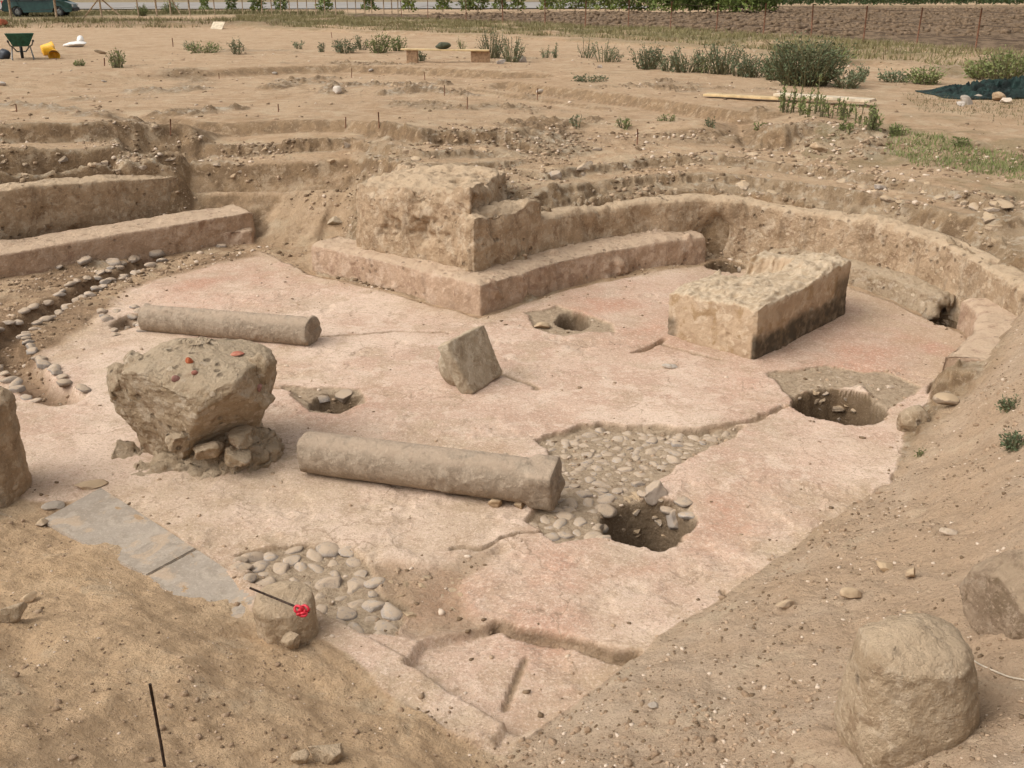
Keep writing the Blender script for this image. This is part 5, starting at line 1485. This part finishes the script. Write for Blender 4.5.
bucket(55, 58, 10, R(100), R(20), 'yellow plastic bucket with its open mouth turned to the viewer, right of two')
g = G(4, 59); v, f = rock(3, (.20, .16, .17), 1300, 6); o = mk('bag', v, f, M['bluebag']); o.location = (g[0], g[1], g[2] + .13); tag(o, 'dark blue-black bag on the ground at the left picture edge', 'bag')
g = G(76, 47); v, f = rock(4, (.42, .22, .11), 1301, 6, (.5, .9), .16, 3); o = mk('plastic_sheet', v, f, M['whiteplastic']); o.location = (g[0], g[1], g[2] + .07); tag(o, 'crumpled white plastic sheet behind the yellow buckets', 'plastic sheet')
v, f = rock(3, (.12, .10, .13), 1302, 6, (.5, .9), .14, 3); o = mk('plastic_bag', v, f, M['whiteplastic']); o.location = (g[0] + .15, g[1] + .1, g[2] + .22); tag(o, 'small white plastic bag on top of the crumpled sheet', 'bag')
g = G(2, 27); v, f = rock(3, (.30, .22, .22), 1303, 12, (.4,.8)); o = mk('crate', v, f, M['brick']); o.location = (g[0], g[1], g[2] + .2); o.name = 'covered_heap'; tag(o, 'small reddish heap at the far left under the fence', 'heap')
g = G(101, 54); v, f = rock(3, (.18, .07, .05), 1304, 8); o = mk('dark_stick', v, f, M['wood']); o.location = (g[0], g[1], g[2] + .05); o.rotation_euler = (0, .25, .2); o.name = 'wood_scrap'; tag(o, 'dark scrap of wood right of the white plastic sheet', 'wood scrap')
for px, py, s_, lb_ in [(275, 74, .07, 'white stone on the shallow step left of the footing'), (371, 71, .07, 'white stone on the shallow step under the plank bench'), (336, 92, .13, 'flat white stone at the right end of the ruined footing'), (104, 82, .06, 'white pebble on the shallow step at the left'), (2, 85, .10, 'white stone on the step at the left picture edge'),
                        (523, 62, .19, 'round grey stone right of the plank bench weeds'), (501, 64, .16, 'pale flat stone beside the plank bench'), (540, 93, .10, 'white stone against the forked step'), (600, 22 + 46, .12, 'pale stone among the weeds right of the plank bench')]:
    g = G(px, py); o = place('stone', ANG[px % 14] if s_ > .1 else COB[px % 14], g[0], g[1], g[2] + s_ * .3, s_, np.random.default_rng(px), lb_, 'stone', None)
    me_ = o.data.copy(); me_.materials.clear(); me_.materials.append(M['whitestone'] if 'white' in lb_ else M['cobble']); o.data = me_

# dark green net over a low heap, pale stones holding it down
gA, gB = G(936, 96), G(1050, 92)
nx_, ny_ = 170, 80
uu, vv = np.meshgrid(np.linspace(0, 1, nx_), np.linspace(0, 1, ny_), indexing='ij')
bx = gA[0] + (gB[0] + .6 - gA[0]) * uu; by = gA[1] - .35 + 1.35 * vv + .25 * np.sin(uu * 9) * (vv - .5) - .35 * uu
fold = np.abs(fbm(bx * 1.0, by * 1.6, None, 2.2, 5, .6, 73))
hh = (np.clip(np.sin(math.pi * vv), 0, 1) ** .7) * (np.clip(uu * 6, 0, 1) * .10 + .26 * sstep(.05, .75, uu)) * (.75 + .5 * fbm(bx, by, None, 1.4, 4, .6, 71)) + .26 * (.40 - fold * 2.4) * np.sin(math.pi * vv) * np.clip(uu * 5, 0, 1)
bz = zlin(bx.ravel(), by.ravel()).reshape(bx.shape) + .02 + np.clip(hh, 0, 2)
v = np.stack([bx, by, bz], -1).reshape(-1, 3); o = mk('ground_sheet', v, grid_faces(nx_, ny_), M['tarp']); sm = o.modifiers.new('s', 'SOLIDIFY'); sm.thickness = .02
o.name = 'tarpaulin'; tag(o, 'crumpled dark green tarpaulin spread over a low heap at the right', 'tarpaulin')
for k, (px, py, s_, lb_) in enumerate([(966, 104, .18, 'pinkish white stone, left of those at the tarpaulin edge'), (977, 99, .12, 'small white stone at the tarpaulin edge'), (1005, 103, .15, 'white stone, right of those at the tarpaulin edge'), (998, 101, .17, 'brown stone between white ones at the tarpaulin edge'), (960, 106, .10, 'little pale stone lowest at the tarpaulin edge')]):
    g = G(px, py); o = place('stone', ANG[k], g[0], g[1], g[2] + s_ * .3, s_, np.random.default_rng(px), lb_, 'stone', 'stones along the tarpaulin edge')
    if 'brown' not in lb_:
        me_ = o.data.copy(); me_.materials.clear(); me_.materials.append(M['whitestone']); o.data = me_

# ------------------------------------------------------------------ plants
def leaves_mesh(P, size, rg, up=.3, aspect=.42, dirs=None):
    n = len(P)
    d = rg.normal(size=(n, 3)); d[:, 2] = d[:, 2] * .6 + up
    if dirs is not None: d = d * .6 + dirs
    d /= np.linalg.norm(d, axis=1, keepdims=True)
    q = rg.normal(size=(n, 3)); s = np.cross(d, q); s /= np.linalg.norm(s, axis=1, keepdims=True) + 1e-9
    L = size * rg.uniform(.6, 1.4, n)[:, None]; W = L * aspect
    nb = np.cross(d, s)
    a = P; b = P + d * L * .5 + s * W * .5 + nb * L * .06; c = P + d * L; e = P + d * L * .5 - s * W * .5 + nb * L * .06
    V = np.stack([a, b, c, e], 1).reshape(-1, 3); i = np.arange(n) * 4
    return V, np.stack([i, i + 1, i + 2, i + 3], 1)
def bush(px, py, wpx, hpx, mat, label, nst, seed, leaf=.06, per=26, spread=1.0, group=None, name='shrub', cat='shrub', upright=.0):
    rg = np.random.default_rng(seed)
    g = G(px, py); k = (g[1] * cp + (CZ - g[2]) * sp) / FPX
    W, H = wpx * k / 2 * 1.15, hpx * k * 1.05
    P, Dr, St = [], [], []
    for q in range(nst):
        a = rg.uniform(0, 6.28); r = math.sqrt(rg.uniform()) * W * spread * .75
        hh = H * (1 - .45 * (r / (W * spread + 1e-6)) ** 2) * rg.uniform(.45, 1.08)
        lean = (1 - upright) * rg.uniform(.1, .5)
        b0 = np.array([math.cos(a) * r * .6, math.sin(a) * r * .6, -.03]); tip = np.array([math.cos(a) * (r + W * lean * .6), math.sin(a) * (r + W * lean * .6), hh])
        t_ = np.linspace(0, 1, 5)[:, None]; path = b0 + (tip - b0) * t_ + np.array([0, 0, 1]) * (np.sin(t_ * 3.14) * hh * .06); path += rg.normal(size=path.shape) * W * .03
        St.append(tube(path, np.linspace(.007, .003, 5) * (1 + H), 4, False))
        m = max(5, int(per * rg.uniform(.7, 1.3)))
        tt = (.12 + .88 * rg.uniform(size=m) ** .7)
        pp = np.stack([np.interp(tt, np.linspace(0, 1, 5), path[:, c]) for c in range(3)], 1) + rg.normal(size=(m, 3)) * (W * .055 + .012) * (1 - upright * .6)
        P.append(pp); Dr.append(np.repeat((tip - b0)[None] / np.linalg.norm(tip - b0) * upright, m, 0) + (pp - np.array([0, 0, H * .3])) / (np.linalg.norm(pp, axis=1, keepdims=True) + .01) * .5)
    b = empty(name, (g[0], g[1], g[2])); tag(b, label, cat, group)
    v, f = leaves_mesh(np.vstack(P), leaf, rg, .3, .40, np.vstack(Dr)); mk('foliage', v, f, M[mat], b, False)
    v, f = join(*St); mk('stems', v, f, M['stem'], b)
    return b
BU = [(647, 69, 34, 22, 'bush', 'round grey-green bush at the left end of the row of bushes', 46, .07), (686, 72, 46, 22, 'bush', 'loose grey-green bush second from the left in the row of bushes', 42, .07),
      (722, 74, 38, 32, 'bush', 'taller feathery bush in the middle of the row of bushes', 40, .07), (752, 77, 40, 24, 'bush', 'pale bush joining the big dark one on its left', 36, .07),
      (806, 85, 76, 42, 'darkbush', 'big dark dense bush behind the upright weeds', 170, .075), (846, 88, 36, 20, 'bush', 'pale low bush at the right foot of the big dark bush', 34, .07), (668, 71, 22, 16, 'bush', 'low pale bush between the round and the loose bush of the row', 16, .06), (705, 73, 22, 20, 'weed', 'fresher green stalks between the loose and the feathery bush', 14, .06), (738, 76, 24, 18, 'bush', 'low growth between the feathery and the pale bush of the row', 18, .06), (775, 80, 30, 26, 'darkbush', 'darker bush leaning on the left of the big dense bush', 40, .07), (800, 60, 60, 18, 'weed', 'tall pale growth behind the big dark bush', 34, .07), (836, 62, 40, 14, 'weed', 'fresh green growth behind the big dark bush', 30, .07),
      (604, 62, 24, 22, 'bush', 'thin pale weed with flower heads right of the plank bench', 14, .06), (586, 58, 22, 18, 'bush', 'sparse leafy weed left of the thin pale one', 14, .06), (556, 58, 10, 12, 'bush', 'small weed standing alone between two taller clumps', 8, .06), (546, 58, 12, 10, 'bush', 'small pale weed right of the stone by the bench', 8, .06), (612, 62, 22, 12, 'bush', 'low weed at the foot of the thin pale one', 12, .06),
      (492, 58, 26, 26, 'bush', 'leafy weed rising right behind the plank bench', 34, .065), (512, 62, 26, 24, 'bush', 'pale stalky weed next to the plank bench', 26, .065), (421, 61, 12, 10, 'darkbush', 'green tuft under the plank bench', 14, .06), (462, 50, 12, 12, 'weed', 'fresh thin weed behind the board of the bench', 8, .06),
      (345, 53, 30, 12, 'bush', 'low green weed patch at the far plain, left of the pale one', 30, .08), (378, 53, 26, 18, 'weed', 'pale green feathery bush left of the plank bench', 34, .08), (398, 51, 20, 14, 'weed', 'yellow-green bush next to the plank bench end', 24, .08), (362, 50, 14, 14, 'bush', 'small weed among the patches left of the bench', 12, .07), (322, 52, 12, 8, 'bush', 'little weed at the left end of the far weed patches', 9, .07),
      (204, 53, 34, 10, 'weed', 'low green weed patch in the middle of the far plain', 26, .08), (238, 54, 16, 14, 'bush', 'small dark weed right of the low green patch', 14, .07), (299, 49, 12, 8, 'bush', 'small weed alone on the far plain', 9, .07), (190, 50, 12, 8, 'bush', 'tiny weed left of the low green patch', 8, .07),
      (118, 68, 18, 22, 'weed', 'upright green weed near the yellow buckets', 16, .07), (80, 66, 12, 5, 'weed', 'flat weed left of the upright one', 8, .07),
      (590, 82, 32, 7, 'bush', 'flat green weed mat behind the forked step', 20, .06), (624, 128, 14, 10, 'weed', 'small leafy weed near the stake on the rim', 10, .045), (576, 128, 12, 14, 'bush', 'thin dry weed on the rim over the pier', 6, .04), (666, 121, 18, 5, 'weed', 'flat fresh weed on the plain right of the forked step', 8, .045), (711, 127, 10, 10, 'bush', 'little weed left of the mounded earth', 7, .04), (760, 128, 14, 6, 'weed', 'low weed on the mounded earth', 7, .04),
      (925, 84, 34, 16, 'weed', 'low green weed clump left of the tarpaulin', 40, .07), (895, 82, 30, 10, 'bush', 'flat grey-green weed clump far left of the tarpaulin', 28, .07), (1003, 79, 46, 26, 'weed', 'tall fresh weeds behind the tarpaulin', 60, .08), (980, 78, 30, 16, 'weed', 'lower weeds behind the left part of the tarpaulin', 30, .08), (860, 82, 14, 16, 'bush', 'small upright weed right of the pale low bush', 10, .06), (898, 135, 16, 9, 'weed', 'fresh weed tuft at the left end of the grassy strip', 12, .05), (960, 146, 14, 8, 'weed', 'weed tuft in the grassy strip on the right', 9, .05), (142, 16, 14, 10, 'weed', 'leafy bush under the left fence, left of two', 40, .12), (171, 14, 16, 12, 'weed', 'leafy bush under the left fence, right of two', 44, .12),
      (920, 440 + 16, 8, 5, 'weed', 'tiny weed on the right bank by the earth face', 5, .02), (1012, 408, 20, 9, 'darkbush', 'dark little tuft on the right bank, upper of two', 16, .025), (1014, 448, 24, 14, 'darkbush', 'dark little tuft at the right picture edge, lower of two', 20, .03), (870, 130, 12, 22, 'weed', 'weed stalk at the right end of the grey board', 6, .045)]
for k, (px, py, w_, h_, mt, lb_, ns, lf) in enumerate(BU):
    bush(px, py, w_, h_, mt, lb_, max(5, int(ns * 1.25)), 3000 + k, lf * .85, 15, group='weeds and bushes on the dig', name='shrub' if h_ > 20 else 'weed', cat='shrub' if h_ > 20 else 'weed')
# upright weeds before the grey board
for k, (px, py, h_) in enumerate([(781, 111, 14), (785, 112, 26), (789, 113, 18), (793, 112, 32), (798, 111, 40), (801, 115, 18), (806, 113, 26), (809, 117, 14), (815, 114, 36), (818, 112, 22), (822, 117, 30), (831, 118, 15), (835, 116, 26), (842, 120, 20), (847, 118, 12), (857, 124, 26), (861, 127, 14), (871, 128, 24), (876, 131, 16), (840, 130, 12), (850, 134, 10)]):
    bush(px, py, 7 + k * 5 % 7, h_, 'weed', 'upright stalky green weed in the stand before the pale grey board', 2 + k * 3 % 4, 3300 + k, .05, 18, group='upright weeds before the grey board', name='weed', cat='weed', upright=.55)

# grass: verge and strips
def grass(name, px, z, n, h, mat, label, seed, weight=None):
    rg = np.random.default_rng(seed); poly = U2(px, z); lo, hi = poly.min(0), poly.max(0)
    q = rg.uniform(lo, hi, (n * 6, 2))
    x0, y0 = poly[:, 0], poly[:, 1]; ins = np.zeros(len(q), bool)
    for a, b in zip(poly, np.roll(poly, -1, 0)):
        c = ((a[1] > q[:, 1]) != (b[1] > q[:, 1])) & (q[:, 0] < (b[0] - a[0]) * (q[:, 1] - a[1]) / (b[1] - a[1] + 1e-12) + a[0]); ins ^= c
    q = q[ins]
    keep = fbm(q[:, 0], q[:, 1], None, .9, 4, .6, seed) > rg.uniform(-.5, .35, len(q)); q = q[keep][:n]
    P = np.column_stack([q, zlin(q[:, 0], q[:, 1]) - .01]); m = len(P)
    an = rg.uniform(0, 6.28, m); hh = h * rg.uniform(.4, 1.3, m); w_ = h * .10
    s = np.stack([np.cos(an), np.sin(an), np.zeros(m)], 1) * w_; tip = P + np.stack([rg.normal(size=m) * .4 * hh, rg.normal(size=m) * .4 * hh, hh], 1)
    V = np.stack([P - s, P + s, tip], 1).reshape(-1, 3); f = np.arange(m * 3).reshape(-1, 3)
    o = mk(name, V, f, M[mat], None, False); tag(o, label, 'grass', kind='stuff')
grass('grass', VERGE, 0, 26000, .17, 'drygrass', 'yellow-green grass on the verge before the ploughed field', 5001)
grass('grass', [(-60, 17), (60, 16.5), (110, 15), (240, 14.5), (344, 15.5), (344, 13), (200, 12), (0, 13)], 0, 9000, .26, 'drygrass', 'green grass strip under the left fence', 5003)
grass('grass', GREEN2, 0, 2600, .07, 'weed', 'short green grass strip near the right edge of the trench', 5005)
grass('grass', [(900, 92), (1060, 98), (1100, 130), (1000, 124), (920, 112)], 0, 1800, .06, 'drygrass', 'thin grass below the tarpaulin', 5007)
grass('grass', [(0, 28), (120, 29), (240, 28), (240, 25), (120, 24), (0, 23)], 0, 3500, .22, 'drygrass', 'sparse grass on the far spoil ridge', 5009)

# saplings along the road, each with trunk and crown
SAP = [(205, 11, .9), (232, 12, 1.1), (258, 13, 1.5), (281, 12, 1.2), (325, 13, 1.2), (369, 12, 1.3), (409, 12, 1.4), (443, 12, 1.6), (466, 12, 1.3), (478, 12, 1.6), (500, 11, 1.4), (518, 11, 1.6), (547, 12, 1.6), (560, 11, 1.4), (575, 11, 1.5), (590, 11, 1.3), (605, 12, 1.7), (619, 13, 1.7), (634, 13, 1.6), (647, 13, 1.7), (661, 14, 1.8), (672, 14, 1.7),
       (683, 13.5, 1.7), (690, 13, 1.9), (698, 13.5, 1.8), (706, 13, 1.9), (714, 13.5, 1.8), (721, 13, 1.9), (729, 14, 1.8), (737, 13.5, 1.9), (745, 14, 1.8), (753, 13.5, 1.9), (761, 14, 1.8), (769, 13.5, 1.9)]
protos = []
for k in range(5):
    rg = np.random.default_rng(6000 + k); H = 1.0
    t = empty('conifer_sapling'); n_ = 700
    z = .05 + .95 * rg.uniform(size=n_) ** .9; rr = .27 * np.clip(1 - z, 0, 1) ** .55 * (.55 + .55 * rg.uniform(size=n_)) * (1 + .25 * np.sin(z * 14 + k))
    a = rg.uniform(0, 6.28, n_); P = np.stack([rr * np.cos(a), rr * np.sin(a), z], 1)
    v, f = leaves_mesh(P, .11, rg, .9, .42); mk('crown', v, f, M['conifer'], t, False)
    mk('trunk', *tube([(0, 0, -.05), (0.01, 0, .4), (0, 0, .95)], [.016, .012, .004], 6), M['wood'], t); protos.append(t)
used = [False] * 5
for k, (px, py, h_) in enumerate(SAP):
    dense = px > 678
    g = U(px, py, .02); g[1] = min(g[1], 93); g = PY(px, py, g[1]); gz = float(zlin(g[0], g[1])[0])
    j = k % 5; t = protos[j] if not used[j] else copy_thing(protos[j]); used[j] = True
    t.location = (g[0], g[1], gz); s = h_ * (1.6 if not dense else 1.7); t.scale = (s * (1.05 if not dense else .95), s * 1.05, s); t.rotation_euler = (0, 0, k * 1.3)
    tag(t, 'yellow-green conifer in the dense run of the roadside row at the right' if dense else 'young green conifer standing free in the roadside row', 'sapling', 'conifers in the dense run' if dense else 'free-standing conifers along the road')
# dark crop standing beyond the field
rg = np.random.default_rng(71); n_ = 22000
x = rg.uniform(24, 110, n_); yb = 108 + (x - 24) * .10 + rg.uniform(size=n_) * 9
P = np.stack([x, yb, rg.uniform(.1, 2.3, n_)], 1); v, f = leaves_mesh(P, .6, rg, 1.2, .22); o = mk('crop', v, f, M['crop'], None, False); tag(o, 'dark green mass of standing crop beyond the ploughed field', 'crop', kind='stuff')

# ------------------------------------------------------------------ fences
def fence(name, posts, mat, wires, label, r, braces=()):
    pts = []
    for px, pb, h_ in posts:
        y = U(px, pb, 0.05)[1]; a = PY(px, pb, y); pts.append((a[0], y, float(zlin(a[0], y)[0]), h_))
    b = empty(name, pts[0][:3]); tag(b, label, 'fence'); o = np.array(pts[0][:3])
    rg = np.random.default_rng(len(posts))
    tops = []
    for k, (x, y, z, h_) in enumerate(pts):
        tp = np.array([x + rg.normal() * .03, y, z + h_]); tops.append((np.array([x, y, z]), tp))
        mk('post', *(lambda q: (q[0] - o, q[1]))(tube([(x, y, z - .1), tp], r * rg.uniform(.85, 1.2), 7)), mat, b)
    for k0, dx, hh in braces:
        x, y, z, h_ = pts[k0]
        mk('brace', *(lambda q: (q[0] - o, q[1]))(tube([(x + dx, y - .1, z - .05), (x + .03 * np.sign(dx), y, z + hh)], r * .75, 7)), mat, b)
    for wz_ in wires:
        seg = []
        for q in range(len(pts) - 1):
            a = tops[q][0] + (tops[q][1] - tops[q][0]) * wz_; c = tops[q + 1][0] + (tops[q + 1][1] - tops[q + 1][0]) * wz_
            m_ = (a + c) / 2 - np.array([0, 0, .03]); seg += [a, m_]
        seg.append(c); mk('wire', *(lambda q: (q[0] - o, q[1]))(tube(seg, .006, 4)), M['iron'], b)
fence('wooden_fence', [(-60, 22, 1.9), (-22, 22, 1.9), (12, 23, 1.8), (57, 20, 1.9), (102, 18.5, 1.9), (139, 16.5, 1.8), (157, 15.5, 1.7), (171, 15, 1.7), (190, 15, 1.6)], M['wood'], (.35, .62, .88), 'rough wooden post fence with slanting braces in front of the green car', .055, [(4, 1.45, 1.25), (7, .75, 1.3), (4, -1.2, 1.2)])
fence('stake_fence', [(k, 14.5 + .2 * (i % 3), 1.35) for i, k in enumerate([215, 243, 262, 272, 281, 290, 298, 307, 316, 325, 336, 348, 356, 365, 372, 384, 392, 398])], M['wood'], (.8,), 'row of thin stakes along the road behind the left grass', .035)
fence('wire_fence', [(402, 20.5, 1.1), (428, 22, 1.15), (466, 23.5, 1.1), (503, 26, 1.1), (545, 28, 1.1), (585, 29.5, 1.15), (628, 31, 1.15), (670, 33, 1.1), (716, 34.5, 1.1), (763, 36, 1.15), (811, 39, 1.15), (863, 43, 1.15), (916, 47, 1.15), (975, 52, 1.15), (1045, 58, 1.15)], M['rust'], (.3, .6, .92), 'slender rusty wire fence along the edge of the ploughed field', .022)

# ------------------------------------------------------------------ parked car beyond the left fence
def car():
    yC = 73.0; xc = PY(42.5, 17, yC)[0]; zg = float(zlin(xc, yC)[0])
    c = empty('parked_car', (xc, yC, zg), R(8)); tag(c, 'dark green estate car parked beyond the wooden fence', 'car')
    side = [(-2.15, .32), (-2.22, .55), (-2.2, .86), (-2.08, 1.0), (-1.86, 1.43), (-1.6, 1.5), (.25, 1.5), (.5, 1.45), (1.15, 1.0), (1.9, .9), (2.16, .78), (2.2, .5), (2.1, .30), (1.72, .28), (1.64, .5), (1.45, .64), (1.2, .66), (.98, .52), (.88, .26), (-.92, .26), (-1.0, .5), (-1.2, .65), (-1.45, .65), (-1.64, .5), (-1.74, .3)]
    bm = bmesh.new(); W = .84
    rings = []
    for yy, tw in ((-W, 1), (W, 1)):
        rings.append([bm.verts.new((x, yy * (1 - .20 * max(0, (z - .95) / .55)), z)) for x, z in side])
    m = len(side)
    for i in range(m): bm.faces.new((rings[0][i], rings[0][(i + 1) % m], rings[1][(i + 1) % m], rings[1][i]))
    f0 = bm.faces.new(rings[0][::-1]); f1 = bm.faces.new(rings[1])
    bmesh.ops.triangulate(bm, faces=[f0, f1]); bmesh.ops.recalc_face_normals(bm, faces=bm.faces)
    me = bpy.data.meshes.new('body'); bm.to_mesh(me); bm.free(); me.materials.append(M['carpaint'])
    bo = bpy.data.objects.new('body', me); COL.objects.link(bo); bo.parent = c; md = bo.modifiers.new('b', 'BEVEL'); md.width = .05; md.segments = 2; md.limit_method = 'ANGLE'
    def win(name, poly, sgn):
        v = [(x, sgn * (W * (1 - .20 * max(0, (z - .95) / .55)) + .012), z) for x, z in poly]; v2 = [(x, y_ - sgn * .02, z) for x, y_, z in v]; k = len(v)
        f = [tuple(range(k)), tuple(range(2 * k - 1, k - 1, -1))] + [(i, (i + 1) % k, k + (i + 1) % k, k + i) for i in range(k)]
        mk(name, v + v2, f, M['glass'], c, False)
    for sgn in (-1, 1):
        win('side_window', [(-1.92, 1.02), (-1.76, 1.40), (-1.12, 1.42), (-1.12, 1.02)], sgn); win('side_window', [(-1.04, 1.02), (-1.04, 1.42), (-.28, 1.42), (-.28, 1.02)], sgn); win('side_window', [(-.2, 1.02), (-.2, 1.42), (.36, 1.40), (.92, 1.02)], sgn)
        for wx in (-1.32, 1.30):
            an = np.linspace(0, 2 * math.pi, 25)
            w_ = mk('wheel', *tube(np.stack([wx + .23 * np.cos(an), np.full(25, sgn * .76), .31 + .23 * np.sin(an)], 1), .085, 8, False), M['rubber'], c)
            v, f = lathe([(.01, 0), (.10, .02), (.2, .0), (.21, -.04)], 20); v = xform(v, (wx, sgn * .80, .31), (R(90) * (1 if sgn < 0 else -1), 0, 0)); mk('rim', v, f, M['greymetal'], w_)
        v, f = box(2.06, 2.19, sgn * .62 - .15, sgn * .62 + .15, .62, .76); mk('headlight', v, f, M['lamp'], c, False)
        v, f = box(-2.235, -2.15, sgn * .70 - .08, sgn * .70 + .08, .72, .98); mk('tail_light', v, f, M['redribbon'], c, False)
        mk('roof_rail', *tube([(-1.6, sgn * .60, 1.52), (-1.5, sgn * .60, 1.57), (.1, sgn * .60, 1.57), (.2, sgn * .60, 1.52)], .018, 6), M['rubber'], c)
    mk('windscreen', [(1.10, -.74, 1.03), (1.10, .74, 1.03), (.56, .66, 1.43), (.56, -.66, 1.43), (1.14, -.74, 1.035), (1.14, .74, 1.035), (.60, .66, 1.44), (.60, -.66, 1.44)], [(3, 2, 1, 0), (4, 5, 6, 7), (0, 1, 5, 4), (1, 2, 6, 5), (2, 3, 7, 6), (3, 0, 4, 7)], M['glass'], c, False)
    v, f = box(2.14, 2.26, -.78, .78, .36, .56); mk('bumper', v, f, M['rubber'], c, False)
    v, f = box(-2.28, -2.16, -.78, .78, .36, .58); mk('bumper', v, f, M['rubber'], c, False)
car()

pp = ground_points(9000, -6, 70, 42, 100, plough * sstep(3.0, -1.0, ps), 91)
scatter('clods', pp, .05, .22, M['fieldclod'], 'lumpy turned clods of the ploughed field', 91, 1.6)
# ------------------------------------------------------------------ daylight: overcast
SUN_EL, SUN_AZ = R(47), R(-50)               # azimuth from +y towards +x ; light comes from the left, a little behind the viewer
w = bpy.data.worlds.new('World'); SC.world = w; w.use_nodes = True
nt = w.node_tree; bg = nt.nodes['Background']
sky = nt.nodes.new('ShaderNodeTexSky'); sky.sky_type = 'NISHITA'; sky.sun_disc = False
sky.sun_elevation = SUN_EL; sky.air_density = 1.0; sky.dust_density = 4.0; sky.ozone_density = 1.0
sunv = Vector((-.68, -.26, 0)).normalized() * math.cos(SUN_EL) + Vector((0, 0, math.sin(SUN_EL)))
sky.sun_rotation = math.atan2(sunv.x, sunv.y)
hs = nt.nodes.new('ShaderNodeHueSaturation'); hs.inputs['Saturation'].default_value = .05   # a grey cloud cover takes the blue out
nt.links.new(sky.outputs[0], hs.inputs['Color']); nt.links.new(hs.outputs[0], bg.inputs['Color'])
bg.inputs['Strength'].default_value = .13
sun = bpy.data.lights.new('sun', 'SUN'); sun.energy = 1.2; sun.angle = R(60); sun.color = (1, .92, .80)
so = bpy.data.objects.new('sun', sun); COL.objects.link(so)
so.rotation_euler = (-sunv).to_track_quat('-Z', 'Y').to_euler()
vs_ = SC.view_settings
SC.display_settings.display_device = 'sRGB'
vs_.view_transform = 'Standard'; vs_.look = 'None'; vs_.gamma = 1; vs_.exposure = 0.50; vs_.use_curve_mapping = False
SC.cycles.max_bounces = 5
SC.cycles.use_denoising = True
SC.cycles.denoiser = 'OPENIMAGEDENOISE'
SC.cycles.denoising_input_passes = 'RGB_ALBEDO_NORMAL'
SC.cycles.denoising_prefilter = 'ACCURATE'
